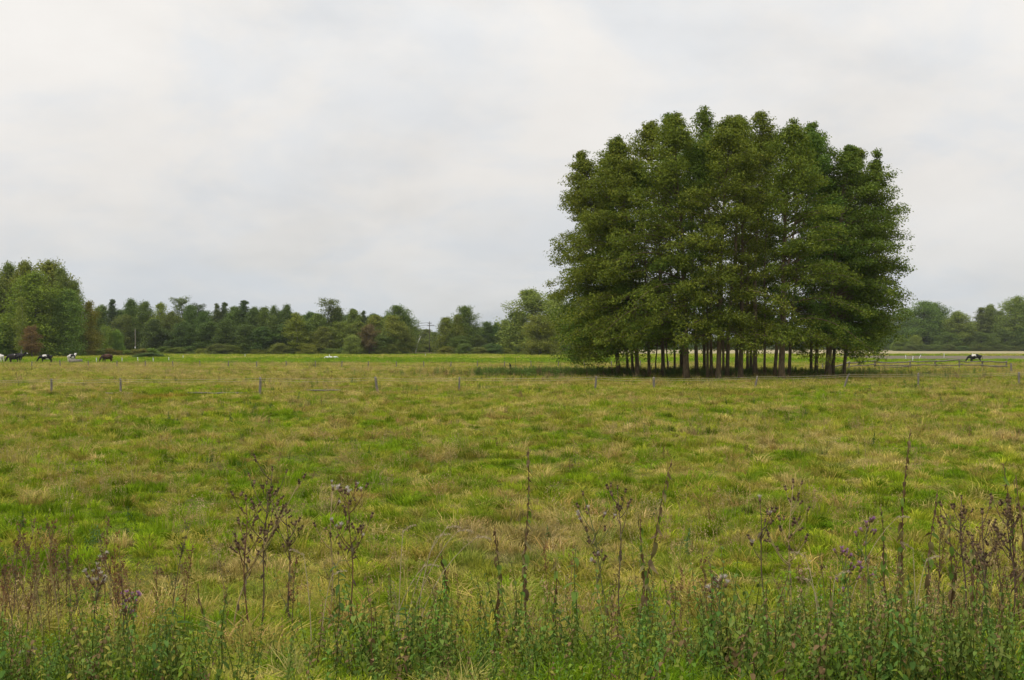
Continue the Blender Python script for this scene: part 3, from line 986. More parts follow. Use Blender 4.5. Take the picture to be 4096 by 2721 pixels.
# old rail fence beside the alders
RP = [(3290, 127, .85), (3395, 128, .95), (3498, 130, 1.0), (3638, 131, 1.18), (3742, 132, 1.1), (3837, 132, 1.15), (3929, 133, 1.05), (4024, 134, 1.05)]
f3 = tag(empty('rail_fence', (at(3640, 131), 131, 0)), 'old grey wooden rail fence sagging beside the alder clump', 'fence')
o3 = np.array(f3.location)
for xp, D, h in RP:
    link('post', post_mesh(rf, h, 0.085, RAILWOOD, (rf.normal(0, .05), 0)), f3, tuple(np.array([at(xp, D), D, 0]) - o3))
for k in range(len(RP) - 1):
    for lv in (0.92, 0.50, 0.28):
        (xa, Da, ha), (xb, Db, hb) = RP[k], RP[k + 1]
        if lv == 0.28 and k % 2:
            continue
        za, zb = ha * lv + rf.normal(0, .06), hb * lv + rf.normal(0, .10)
        if k == 0:
            za = 0.15
        n = 7
        s = np.linspace(0, 1, n)
        a = np.array([at(xa, Da) - .12, Da - .11, za])
        b = np.array([at(xb, Db) + .12, Db - .11, zb])
        p = a[None] * (1 - s)[:, None] + b[None] * s[:, None]
        p[:, 2] += rf.normal(0, .03, n) - .10 * 4 * s * (1 - s) * rf.random()
        p -= o3
        link('rail', tube_mesh('rail', p, 0.075 * rf.uniform(.8, 1.2), RAILWOOD, 6), f3)
# stout post at the end of the meadow
o = link('gate_post', post_mesh(rf, 1.15, 0.10, RAILWOOD, (-.03, 0)), None, (at(4045, 112), 112, 0))
tag(o, 'stout dark wooden post standing alone past the end of the rail fence', 'post')

# poles by the wood
D = 300
e = tag(empty('wooden_pole', (at(541, D), D, 0)), 'bare wooden pole standing in front of the far wood', 'pole')
link('shaft', tube_mesh('shaft', [(0, 0, -.5), (.03, 0, 3), (-.05, 0, zat(1316, D))], [.13, .115, .09], RAILWOOD, 8), e)
link('marker', Acc().tube([(0.03, -.17, 1.9), (0.03, -.2, 2.5)], [.11, .11], 6).mesh('marker', WHITEPL), e)
D = 430
zt = zat(1286, D)
e = tag(empty('power_pole', (at(1718, D), D, 0)), 'distant power pole with two crossarms in the hazy gap of the wood', 'pole')
link('shaft', tube_mesh('shaft', [(0, 0, -.5), (0, 0, zt * .5), (0, 0, zt)], [.18, .16, .13], BARKD, 8), e)
link('crossarm', Acc().box((0.6, -.26, zt - 1.7), (1.35, .08, .1)).mesh('crossarm', BARKD), e)
link('crossarm', Acc().box((0.1, -.26, zt - 0.8), (0.7, .08, .09)).mesh('crossarm', BARKD), e)
for dx, dz in ((-.55, -.65), (.7, -.65), (1.8, -1.55), (-.65, -1.55)):
    link('insulator', Acc().tube([(dx, -.26, zt + dz - .05), (dx, -.26, zt + dz + .22)], [.06, .08], 6).mesh('insulator', DARKROD), e)
    link('wire', tube_mesh('wire', span((dx, -.26, zt + dz + .22), (dx - 62, 40, zt + dz - .6), 1.0, 9), 0.035, DARKROD, 3), e)
D = 380
e = link('leaning_trunk', tube_mesh('leaning_trunk', [(at(1661, D), D, -.3), (at(1670, D), D + .5, 3.5), (at(1682, D), D + 1, zat(1345, D))], [.2, .16, .06], BARKW, 6))
tag(e, 'thin pale dead trunk leaning in the hazy gap of the wood', 'trunk')

# ------------------------------------------------------------------ animals


def skin_mesh(name, verts, edges, radii, mats, sub=2, root=0):
    me = bpy.data.meshes.new('tmp')
    me.from_pydata([tuple(v) for v in verts], edges, [])
    ob = bpy.data.objects.new('tmp', me)
    COL.objects.link(ob)
    ob.modifiers.new('skin', 'SKIN')
    if not me.skin_vertices:
        bpy.context.view_layer.objects.active = ob
        bpy.ops.mesh.customdata_skin_add()
    for k, r in enumerate(radii):
        sv = me.skin_vertices[0].data[k]
        sv.radius = r if isinstance(r, tuple) else (r, r)
        sv.use_root = k == root
    m2 = ob.modifiers.new('sub', 'SUBSURF')
    m2.levels = m2.render_levels = sub
    dg = bpy.context.evaluated_depsgraph_get()
    out = bpy.data.meshes.new_from_object(ob.evaluated_get(dg))
    out.name = name
    bpy.data.objects.remove(ob)
    bpy.data.meshes.remove(me)
    out.materials.clear()
    for m in mats:
        out.materials.append(m)
    for p in out.polygons:
        p.use_smooth = True
    return out


def hide_mat(name, dark, light, thr, seed, scale=1.1):
    m, t, out = new_mat(name)
    tcn = nd(t, 'ShaderNodeTexCoord')
    mp = nd(t, 'ShaderNodeMapping')
    mp.inputs['Location'].default_value = (seed * 1.7, seed * 3.1, seed)
    lk(t, tcn.outputs['Object'], mp.inputs[0])
    nz = nd(t, 'ShaderNodeTexNoise', i_Scale=scale, i_Detail=1.5)
    lk(t, mp.outputs[0], nz.inputs['Vector'])
    c = ramp(t, nz.outputs[0], [(thr - 0.012, dark), (thr + 0.012, light)])
    p = nd(t, 'ShaderNodeBsdfPrincipled', i_Roughness=0.7)
    p.inputs['Specular IOR Level'].default_value = 0.25
    lk(t, c, p.inputs['Base Color'])
    lk(t, p.outputs[0], out.inputs[0])
    return m


def cow_mesh(mat, pose):
    V = [(-.80, 0, 1.06), (-.35, 0, 1.02), (.10, 0, .97), (.52, 0, .99), (.85, 0, 1.08)]
    Rr = [(.30, .36), (.36, .44), (.40, .49), (.33, .44), (.20, .31)]
    E = [(0, 1), (1, 2), (2, 3), (3, 4)]

    def chain(start, pts, rr):
        p = start
        for q, r in zip(pts, rr):
            V.append(q)
            Rr.append(r)
            E.append((p, len(V) - 1))
            p = len(V) - 1
        return p
    if pose == 'graze':
        h = chain(4, [(1.12, 0, .92), (1.32, 0, .58), (1.44, 0, .34), (1.54, 0, .12)], [(.13, .18), .13, .12, .085])
        ear = (1.26, .62)
    elif pose == 'walk':
        h = chain(4, [(1.10, .02, 1.22), (1.36, .04, 1.24), (1.55, .04, 1.12), (1.78, .04, .98)], [(.13, .18), .14, .12, .085])
        ear = (1.34, 1.36)
    else:
        h = chain(4, [(1.08, 0, 1.32), (1.26, 0, 1.52), (1.42, 0, 1.48), (1.66, 0, 1.34)], [(.13, .18), .14, .12, .085])
        ear = (1.24, 1.62)
    hd = h - 2
    for sy in (-1, 1):
        chain(hd, [(ear[0], sy * .16, ear[1]), (ear[0] - .04, sy * .30, ear[1] - .02)], [.05, .035])
        k = sy * .06 if pose != 'walk' else sy * .16
        chain(0, [(-.80, sy * .20, .92), (-.70 + k, sy * .22, .66), (-.86 + k, sy * .22, .42), (-.82 + k, sy * .22, .12), (-.78 + k, sy * .22, .03)], [(.19, .25), .14, .085, .065, .08])
        chain(3, [(.54, sy * .19, .80), (.56 - k, sy * .20, .46), (.56 - k, sy * .20, .12), (.59 - k, sy * .20, .03)], [(.15, .20), .10, .065, .075])
    chain(0, [(-1.06, 0, 1.22), (-1.15, 0, .85), (-1.13, .03, .50)], [.045, .028, .05])
    chain(1, [(-.48, 0, .74)], [.16])
    return skin_mesh('cow', V, E, Rr, [mat], 2, 2)


K, WH = (0.012, 0.010, 0.010), (0.62, 0.58, 0.52)
H1 = hide_mat('hide_black_white', K, WH, 0.61, 3.0)
H2 = hide_mat('hide_black', (0.014, 0.011, 0.011), (0.5, 0.46, 0.42), 0.66, 5.0)
H3 = hide_mat('hide_white_black', K, WH, 0.50, 8.0)
H4 = hide_mat('hide_brown', (0.040, 0.018, 0.011), (0.085, 0.038, 0.02), 0.55, 2.0)
CW = {'g1': cow_mesh(H1, 'graze'), 'g2': cow_mesh(H2, 'graze'), 'w2': cow_mesh(H2, 'walk'), 's1': cow_mesh(H1, 'stand'), 's3': cow_mesh(H3, 'stand'), 'g4': cow_mesh(H4, 'graze'), 'gw': cow_mesh(H3, 'graze')}
for key, xp, D, rz, sc, lab in [
    ('g1', 3900, 184, 168, 1.0, 'black and white cow grazing alone on the pasture behind the rail fence'),
    ('g2', 56, 182, 172, 1.06, 'black cow grazing with lowered head, largest of the herd by the trees'),
    ('s1', 74, 205, 10, 1.0, 'dark cow with white face standing behind the black grazing cow'),
    ('g1', 184, 184, 200, .96, 'black cow with white flank grazing before the russet tree'),
    ('s3', 287, 190, 80, .95, 'mostly white cow standing at the trough'),
    ('g4', 428, 186, 235, 1.0, 'dark brown cow grazing alone near the white stakes'),
    ('gw', -6, 186, 160, 1.0, 'black and white cow cut by the frame edge beside the black grazing cow'),
]:
    o = link('cow', CW[key], None, (at(xp, D), D, 0), R(rz), sc)
    tag(o, lab, 'cow', 'cows grazing on the pasture')
# trough
D = 184
A = Acc()
for c, h in (((0, -.42, .3), (.95, .06, .3)), ((0, .42, .3), (.95, .06, .3)), ((-.89, 0, .3), (.06, .357, .3)), ((.89, 0, .3), (.06, .357, .3)), ((0, 0, .06), (.827, .357, .05))):
    A.box(c, h)
CONC = plain_mat('concrete', (0.16, 0.14, 0.115), (0.26, 0.235, 0.20), 3.0, 0.9, 0.2)
tag(link('water_trough', A.mesh('water_trough', CONC), None, (at(303, D), D, 0.01), .05), 'grey-brown trough standing on the pasture beside the white cow', 'trough')

WFEATHER = plain_mat('white_feathers', (0.70, 0.70, 0.68), (0.82, 0.82, 0.80), 4.0, 0.8, 0)
ORANGE = plain_mat('orange_beak', (0.50, 0.14, 0.02), (0.62, 0.20, 0.03), 4.0, 0.6, 0)
BLACKF = plain_mat('black_feathers', (0.008, 0.008, 0.009), (0.022, 0.020, 0.022), 6.0, 0.6, 0)


def goose(up):
    V = [(-.34, 0, .34), (-.18, 0, .34), (.05, 0, .33), (.24, 0, .38)]
    Rr = [.05, (.14, .12), (.19, .17), (.12, .12)]
    E = [(0, 1), (1, 2), (2, 3)]
    nk = [(.30, 0, .55), (.31, 0, .78), (.38, 0, .86)] if up else [(.42, 0, .36), (.56, 0, .22), (.62, 0, .12)]
    p = 3
    for q, r in zip(nk, (.06, .05, .06)):
        V.append(q)
        Rr.append(r)
        E.append((p, len(V) - 1))
        p = len(V) - 1
    for sy in (-1, 1):
        V.extend([(.0, sy * .08, .16), (.0, sy * .08, .01)])
        Rr.extend([.035, .03])
        E.extend([(2, len(V) - 2), (len(V) - 2, len(V) - 1)])
    b = nk[-1]
    d = (.14, 0, -.02) if up else (.05, 0, -.11)
    return skin_mesh('goose', V, E, Rr, [WFEATHER], 2, 2), tube_mesh('beak', [b, (b[0] + d[0], 0, b[2] + d[2])], [.035, .012], ORANGE, 6)


gu, gd = goose(True), goose(False)
for k, (xp, m, rz, lab) in enumerate([(1310, gd, 185, 'white goose feeding, the one nearest the sharp treetop side of the three'), (1324, gu, 170, 'white goose with raised neck in the middle of the three'),
                                      (1340, gd, 10, 'white goose feeding, the one towards the rust tree of the three')]):
    e = empty('goose', (at(xp, 234), 234, 0.02), R(rz))
    e.scale = (1.15,) * 3
    link('body', m[0], e)
    link('beak', m[1], e)
    tag(e, lab, 'goose', 'white geese on the pasture')

# brushwood heap with a black bird on it
D = 113
A = Acc()
rb = rng_of(77)
for _ in range(150):
    a = rb.random() * 6.28
    r = rb.random() ** .5
    c = np.array([math.cos(a) * r * 1.5, math.sin(a) * r * .8, rb.random() * .55 * (1 - r * .8)])
    d = unit(rb.normal(0, 1, 3) * np.array([1, 1, .35])) * rb.uniform(.25, .7)
    A.tube([c - d, c + rb.normal(0, .05, 3), c + d], rb.uniform(.012, .035), 4, cap=False)
V = np.concatenate(A.V)
tag(link('stick_pile', A.mesh('stick_pile', STICK), None, (at(2055, D), D, 0.02)), 'low brown pile of dead sticks in the grass before the alders', 'stick pile')
V = [(0, 0, .16), (.02, 0, .28), (.04, 0, .42), (.07, 0, .52), (.12, 0, .55), (-.03, 0, .05), (-.08, 0, -.10), (0, .05, .05), (0.02, .05, -.03), (0, -.05, .05), (0.02, -.05, -.03)]
bm_ = skin_mesh('bird', V, [(0, 1), (1, 2), (2, 3), (3, 4), (0, 5), (5, 6), (0, 7), (7, 8), (0, 9), (9, 10)],
                [(.10, .11), (.11, .12), (.07, .08), .055, .05, .07, .03, .03, .015, .03, .015], [BLACKF], 2, 1)
e = empty('bird', (at(2042, D), D, .55), R(200))
link('body', bm_, e)
link('beak', tube_mesh('beak', [(.13, 0, .55), (.24, 0, .53)], [.025, .006], BLACKF, 5), e)
tag(e, 'black bird sitting upright on the pile of sticks', 'bird')

# ------------------------------------------------------------------ grass and weeds as masses


def grass_mat(name, stops, transl=0.3):
    """blade colour: the tuft's own colour times a per-blade value"""
    m, t, out = new_mat(name)
    a = nd(t, 'ShaderNodeAttribute', attribute_name='tint')
    ic = nd(t, 'ShaderNodeAttribute', attribute_name='col', attribute_type='INSTANCER')
    c = mixc(t, 1.0, ic.outputs['Color'], ramp(t, a.outputs['Fac'], stops), 'MULTIPLY')
    p = nd(t, 'ShaderNodeBsdfPrincipled', i_Roughness=0.8)
    p.inputs['Specular IOR Level'].default_value = 0.06
    lk(t, c, p.inputs['Base Color'])
    tr = nd(t, 'ShaderNodeBsdfTranslucent')
    lk(t, c, tr.inputs[0])
    mxs = nd(t, 'ShaderNodeMixShader')
    mxs.inputs[0].default_value = transl
    lk(t, p.outputs[0], mxs.inputs[1])
    lk(t, tr.outputs[0], mxs.inputs[2])
    lk(t, mxs.outputs[0], out.inputs[0])
    return m


GRASS = grass_mat('grass_blades', [(0.0, (0.45, 0.55, 0.4)), (0.45, (1.0, 1.0, 1.0)), (0.75, (1.35, 1.25, 1.3)), (1.0, (1.9, 1.6, 2.4))])
WEED = grass_mat('weed_leaves', [(0.0, (0.7, 0.75, 0.7)), (0.5, (1, 1, 1)), (1.0, (1.35, 1.25, 1.3))])


def blades(seed, n, h0, h1, spread, w, bend, out=0.6):
    g = rng_of(seed)
    A = Acc()
    a = g.random(n) * 6.283
    r = spread * np.sqrt(g.random(n))
    base = np.stack([np.cos(a) * r, np.sin(a) * r, np.full(n, -0.03)], -1)
    a2 = a + g.normal(0, 1.1, n)
    h = g.uniform(h0, h1, n)
    bd = h * bend * g.uniform(0.3, 1.5, n)
    d = np.stack([np.cos(a2), np.sin(a2), np.zeros(n)], -1)
    up = np.array([0, 0, 1.0])
    mid = base + d * (bd * 0.28)[:, None] + up * (h * 0.62)[:, None]
    tip = base + d * bd[:, None] + up * (h * np.clip(1.02 - 0.35 * bend * g.random(n), 0.4, 1))[:, None]
    fa = g.random(n) * 6.283
    s = np.stack([np.cos(fa), np.sin(fa), np.zeros(n)], -1) * (w * g.uniform(0.6, 1.3, n))[:, None] * 0.5
    V = np.stack([base - s, base + s, mid + s * 0.8, mid - s * 0.8, tip], 1).reshape(-1, 3)
    o = np.arange(n)[:, None] * 5
    t = np.clip(g.beta(2, 2.6, n), 0, 1)
    A.add(V, o + np.array([[0, 1, 2, 3]]), t)
    A.P.setdefault(3, []).append(o + np.array([[3, 2, 4]]))
    A.t.setdefault(3, []).append(t)
    return A


def stalks(seed, n, h0, h1, spread):
    A = blades(seed, n, h0, h1, spread, 0.005, 0.25)
    g = rng_of(seed + 5)
    V = A.V[0].reshape(-1, 5, 3)
    tips = V[:, 4]
    N = n * 5
    c = np.repeat(tips, 5, 0) + g.normal(0, 1, (N, 3)) * np.array([.012, .012, .045])
    nr_ = unit(g.normal(0, 1, (N, 3)))
    A.tris(c, np.full(N, .04), np.full(N, .014), nr_, unit(np.cross(nr_, g.normal(0, 1, (N, 3))) + np.array([0, 0, .8])), g.uniform(.4, .9, N))
    return A


def broad(seed, n, h, spread, leaf):
    """small leafy weed: stems with pointed leaves"""
    g = rng_of(seed)
    A = Acc()
    for _ in range(n):
        a, r = g.random() * 6.283, spread * math.sqrt(g.random())
        hh = h * g.uniform(.5, 1.1)
        b = np.array([math.cos(a) * r, math.sin(a) * r, 0])
        tp = b + np.array([g.normal(0, .12) * hh, g.normal(0, .12) * hh, hh])
        A.tube([b, tp], [.005, .003], 3, .25, cap=False)
        k = int(6 + hh * 16)
        f = np.linspace(.15, 1, k)
        az = np.arange(k) * 2.4 + g.random() * 6
        d = np.stack([np.cos(az), np.sin(az), g.normal(-.05, .3, k)], -1)
        L = leaf * g.uniform(.6, 1.2, k) * (1.1 - .5 * f)
        c = b + (tp - b) * f[:, None] + d * (L * .5)[:, None]
        tan = unit(d)
        nr_ = unit(np.cross(tan, np.cross(np.array([0, 0, 1.0]), tan)) + g.normal(0, .3, (k, 3)))
        bb = unit(np.cross(nr_, tan))
        W_ = L * .28
        V = np.stack([c - tan * (L * .5)[:, None], c + bb * W_[:, None] - tan * (L * .1)[:, None], c + tan * (L * .55)[:, None] - np.array([0, 0, .2]) * L[:, None],
                      c - bb * W_[:, None] - tan * (L * .1)[:, None]], 1).reshape(-1, 3)
        A.add(V, np.arange(k)[:, None] * 4 + np.array([[0, 1, 2, 3]]), np.clip(g.normal(.5, .2, k), 0, 1))
    return A


def protos(name, meshes):
    c = bpy.data.collections.new(name)
    for k, m in enumerate(meshes):
        c.objects.link(bpy.data.objects.new('%s_%02d' % (name, k), m))
    return c


def scatter(name, coll, nvar, pos, scl, colr, seed, label, cat, tilt=0.12):
    g = rng_of(seed)
    n = len(pos)
    me = bpy.data.meshes.new(name)
    me.vertices.add(n)
    me.vertices.foreach_set('co', np.asarray(pos, np.float32).ravel())

    def at_(nm, typ, v, key='value'):
        a = me.attributes.new(nm, typ, 'POINT')
        a.data.foreach_set(key, np.asarray(v).ravel())
    at_('pick', 'INT', g.integers(0, nvar, n).astype(np.int32))
    rot = np.stack([g.normal(0, tilt, n), g.normal(0, tilt, n), g.random(n) * 6.283], -1).astype(np.float32)
    at_('rot', 'FLOAT_VECTOR', rot, 'vector')
    at_('scl', 'FLOAT_VECTOR', np.asarray(scl, np.float32), 'vector')
    at_('col', 'FLOAT_VECTOR', np.asarray(colr, np.float32), 'vector')
    o = link(name, me)
    gt = bpy.data.node_groups.new(name, 'GeometryNodeTree')
    gt.interface.new_socket('Geometry', in_out='INPUT', socket_type='NodeSocketGeometry')
    gt.interface.new_socket('Geometry', in_out='OUTPUT', socket_type='NodeSocketGeometry')
    gi, go = gt.nodes.new('NodeGroupInput'), gt.nodes.new('NodeGroupOutput')
    ip = gt.nodes.new('GeometryNodeInstanceOnPoints')
    ci = gt.nodes.new('GeometryNodeCollectionInfo')
    ci.inputs['Collection'].default_value = coll
    ci.inputs['Separate Children'].default_value = True
    ci.inputs['Reset Children'].default_value = True
    lk(gt, gi.outputs[0], ip.inputs['Points'])
    lk(gt, ci.outputs[0], ip.inputs['Instance'])
    ip.inputs['Pick Instance'].default_value = True
    for nm, typ, sock in (('pick', 'INT', 'Instance Index'), ('rot', 'FLOAT_VECTOR', 'Rotation'), ('scl', 'FLOAT_VECTOR', 'Scale')):
        na = gt.nodes.new('GeometryNodeInputNamedAttribute')
        na.data_type = typ
        na.inputs['Name'].default_value = nm
        lk(gt, na.outputs[0], ip.inputs[sock])
    lk(gt, ip.outputs[0], go.inputs[0])
    md = o.modifiers.new('scatter', 'NODES')
    md.node_group = gt
    return tag(o, label, cat, kind='stuff')


SPOTS = [  # reddish and orange dead patches: X, Y, radius, colour, strength
    (at(590, 63), 63, 2.6, (0.36, 0.20, 0.04), .9), (at(300, 68), 68, 2.0, (0.28, 0.19, 0.08), .5), (at(1240, 74), 74, 3.2, (0.30, 0.19, 0.06), .6),
    (at(1250, 92), 92, 3.5, (0.28, 0.17, 0.07), .5), (at(1990, 108), 108, 5.0, (0.27, 0.18, 0.035), .8), (at(1790, 106), 106, 4.5, (0.25, 0.19, 0.05), .6),
    (at(2860, 66), 66, 2.2, (0.30, 0.20, 0.05), .5), (at(2980, 64), 64, 1.6, (0.30, 0.20, 0.05), .5), (at(1840, 29), 29, 0.8, (0.22, 0.13, 0.05), .6),
    (at(1380, 24), 24, .5, (0.26, 0.16, 0.06), .5), (at(2020, 17), 17, 0.9, (0.34, 0.27, 0.12), .8), (at(2000, 15.5), 15.5, .8, (0.34, 0.27, 0.12), .7),
    (at(300, 13), 13, 1.3, (0.22, 0.14, 0.06), .6), (at(3050, 20), 20, .7, (0.22, 0.15, 0.06), .5), (at(2130, 175), 168, 4, (0.28, 0.17, 0.08), .6),
]
LUSH = [(at(590, 38), 38, 1.6), (at(360, 19), 19, 1.5), (at(60, 23), 23, 1.2), (at(1480, 24), 24, .8), (at(1700, 20), 20, 1.4), (at(2700, 16.5), 16.5, 1.1), (at(3360, 17.5), 17.5, 1.0),
        (at(2980, 18), 18, 1.0), (at(2500, 46), 46, 2.2), (at(3850, 24), 24, 1.0), (at(1120, 45), 45, 2), (at(480, 56), 56, 1.5), (at(3190, 45), 45, 1.6), (at(1750, 14.5), 14.5, .8)]


def meadow_col(x, y, g, tuss=0.0):
    n = len(x)
    D = np.hypot(x, y)
    s = 0.17 * vnoise(x, y * 0.8, 8.0) + 0.25 * vnoise(x + 99, y, 1.7) + 0.33 * vnoise(x, y + 55, .62) + 0.25 * g.random(n)
    s = (s - 0.5) * 1.75 + 0.445
    s += 0.13 * sstep(66, 84, y) * (1 - sstep(150, 172, y)) * (1 + .5 * sstep(0, -25, x) - .4 * sstep(5, 25, x))
    s -= 0.02 * sstep(30, 60, y) * (1 - sstep(60, 68, y))
    s -= 0.32 * sstep(168, 178, y) * (1 - sstep(228, 240, y))
    s += tuss
    for (sx, sy, sr) in LUSH:
        s -= 0.20 * np.exp(-(((x - sx) / sr) ** 2 + ((y - sy) / (sr * 1.3)) ** 2))
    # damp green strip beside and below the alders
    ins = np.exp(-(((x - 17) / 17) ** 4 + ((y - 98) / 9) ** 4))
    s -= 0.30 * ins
    k = [0.15, 0.38, 0.52, 0.66, 0.85]
    cols = np.array([(0.165, 0.275, 0.010), (0.250, 0.350, 0.014), (0.345, 0.385, 0.028), (0.460, 0.405, 0.085), (0.56, 0.455, 0.17)])
    c = np.stack([np.interp(s, k, cols[:, j]) for j in range(3)], -1)
    for (sx, sy, sr, sc_, st) in SPOTS:
        w = st * np.exp(-(((x - sx) / sr) ** 2 + ((y - sy) / (sr * 1.2)) ** 2))
        w = w * (0.5 + 0.9 * g.random(n))
        c = c + (np.array(sc_) - c) * np.clip(w, 0, 1)[:, None]
    return c * g.uniform(0.85, 1.15, (n, 1)), s


def sample(g, n, d0, d1, pw, half=0.49, pad=2.5):
    """points in the view wedge between two distances, density falling with distance^pw"""
    u = g.random(n)
    e = 2 - pw
    D = (d0 ** e + (d1 ** e - d0 ** e) * u) ** (1 / e)
    x = (g.random(n) * 2 - 1) * (half * D + pad)
    return x, D


def cushion(seed, n, R_, h, w):
    """domed hummock of short grass, blades leaning outwards"""
    g = rng_of(seed)
    A = Acc()
    a = g.random(n) * 6.283
    u = np.sqrt(g.random(n)) * (1 + .25 * np.sin(a * 3 + seed))
    r = R_ * u
    base = np.stack([np.cos(a) * r * .8, np.sin(a) * r * .8, .35 * h * (1 - np.minimum(u, 1) ** 2) - .02], -1)
    hh = h * (1.05 - .6 * np.minimum(u, 1) ** 2) * g.uniform(.6, 1.25, n)
    a2 = a + g.normal(0, .7, n)
    d = np.stack([np.cos(a2), np.sin(a2), np.zeros(n)], -1)
    bd = hh * (.25 + .9 * u) * g.uniform(.5, 1.3, n)
    up = np.array([0, 0, 1.0])
    mid = base + d * (bd * .35)[:, None] + up * (hh * .62)[:, None]
    tip = base + d * bd[:, None] + up * (hh * np.clip(1 - .35 * u * g.random(n), .5, 1))[:, None]
    fa = g.random(n) * 6.283
    s = np.stack([np.cos(fa), np.sin(fa), np.zeros(n)], -1) * (w * g.uniform(.6, 1.3, n))[:, None] * .5
    V = np.stack([base - s, base + s, mid + s * .8, mid - s * .8, tip], 1).reshape(-1, 3)
    o = np.arange(n)[:, None] * 5
    t = np.clip(g.beta(2, 2.6, n), 0, 1)
    A.add(V, o + np.array([[0, 1, 2, 3]]), t)
    A.P.setdefault(3, []).append(o + np.array([[3, 2, 4]]))
    A.t.setdefault(3, []).append(t)
    return A


CUSH = protos('cushion_grass', [cushion(890 + k, 110, .23, .16, .0125).mesh('g', GRASS) for k in range(5)])
SHORT = protos('short_grass', [blades(900 + k, 40, .05, .12, .17, .009, .9).mesh('g', GRASS) for k in range(4)])
LONGG = protos('long_grass', [blades(920 + k, 90, .12, .30, .12, .009, 1.15).mesh('g', GRASS) for k in range(4)])
STALK = protos('stalk_grass', [stalks(940 + k, 12, .32, .68, .13).mesh('g', GRASS) for k in range(4)])
FARG = protos('coarse_grass', [blades(960 + k, 34, .14, .34, .36, .030, .8).mesh('g', GRASS) for k in range(4)])
WEEDS = protos('weed', [broad(980 + k, 6, .42, .16, .085).mesh('w', WEED) for k in range(4)])

g = rng_of(61)
x, y = sample(g, 62000, 6.2, 80, 1.15)
c, s = meadow_col(x, y, g)
k = 1 + np.clip((y - 16) / 55, 0, 1.4)
hgt = k * (0.25 + 0.45 * vnoise(x + 20, y, 1.3)) * (1 + .25 * (s - .5))
scatter('meadow_grass', SHORT, 4, np.stack([x, y, ground_z(x, y)], -1), np.stack([k, k, hgt], -1), c, 1, 'short mixed green and straw grass covering the meadow', 'grass')

x, y = sample(g, 42000, 8.6, 170, .95)
m = (0.6 * vnoise(x, y, 1.1) + 0.4 * vnoise(x + 7, y + 31, 4) + g.normal(0, .10, len(x))) > 0.40
x, y = x[m], y[m]
c, s = meadow_col(x, y, g, 0.0)
k = g.uniform(.40, 1.35, len(x)) ** 1.1 * (1 + np.clip((y - 25) / 80, 0, 1.3)) * (.6 + .4 * sstep(10, 17, y))
scatter('hummock_grass', CUSH, 5, np.stack([x, y, ground_z(x, y) + .0], -1), np.stack([k, k, k * g.uniform(.5, 1.15, len(x)) * np.where(y > 60, .8, 1)], -1), c * g.choice([.5, .75, .95, 1.15], (len(x), 1), p=[.10, .24, .40, .26]) * g.uniform(.9, 1.1, (len(x), 1)), 9, 'uneven hummocks of green and straw grass all over the meadow', 'grass', .1)

x, y = sample(g, 21000, 8.5, 165, .62)
m = (0.5 * vnoise(x, y, 2.2) + 0.5 * vnoise(x + 7, y + 3, 6) + g.normal(0, .12, len(x))) > 0.47
x, y = x[m], y[m]
c, s = meadow_col(x, y, g, 0.06)
pick = g.random(len(x))
kinds = np.array([(0.34, 0.305, 0.045), (0.47, 0.37, 0.125), (0.15, 0.235, 0.014), (0.22, 0.175, 0.035), (0.35, 0.22, 0.075)])
ki = np.searchsorted([.34, .52, .72, .88], pick)
c = .25 * c + .75 * kinds[ki] * g.uniform(.8, 1.2, (len(x), 1))
k = g.uniform(.55, 1.5, len(x)) * (1 + np.clip((y - 25) / 70, 0, 1.2))
scatter('tussock_grass', LONGG, 4, np.stack([x, y, ground_z(x, y) + .01], -1), np.stack([k * 1.25, k * 1.25, k * g.uniform(.55, 1.0, len(x)) * np.where(y > 60, .85, 1)], -1), c, 2, 'arching tussocks of longer yellowish grass across the meadow', 'grass')

x, y = sample(g, 15000, 8.5, 168, .9)
m = (0.5 * vnoise(x + 40, y, 1.8) + 0.5 * vnoise(x - 17, y + 3, 7) + g.normal(0, .08, len(x)) + .06 * sstep(68, 90, y)) > 0.63
x, y = x[m], y[m]
c = np.array([(0.38, 0.30, 0.13)]) * g.uniform(.7, 1.15, (len(x), 1)) + g.normal(0, .015, (len(x), 3))
k = 0.72 * g.uniform(.6, 1.25, len(x)) * (1 + np.clip((y - 40) / 80, 0, .8))
kz = k * np.where(y > 60, .8, 1)
scatter('dry_stalks', STALK, 4, np.stack([x, y, ground_z(x, y)], -1), np.stack([k, k, kz], -1), np.clip(c, .02, 1), 3, 'dry straw-coloured grass stalks standing over the meadow', 'grass')

x, y = sample(g, 62000, 68, 330, 0.9)
c, s = meadow_col(x, y, g)
inpas = sstep(170, 176, y) * (1 - sstep(230, 238, y))
soil = (y > 222) & (y < 302) & (x > at(3330, 260))
keep = (g.random(len(x)) > inpas * .55) & ~soil
x, y, c, inpas = x[keep], y[keep], c[keep], inpas[keep]
k = 1.0 + np.clip((y - 70) / 120, 0, 1.6)
kz = k * (0.55 + .5 * vnoise(x, y, 5) - .22 * inpas) * np.where(y > 150, .75, 1)
scatter('far_grass', FARG, 4, np.stack([x, y, ground_z(x, y)], -1), np.stack([k, k, kz], -1), c, 4, 'coarse tan and green grass stretching to the woods', 'grass')

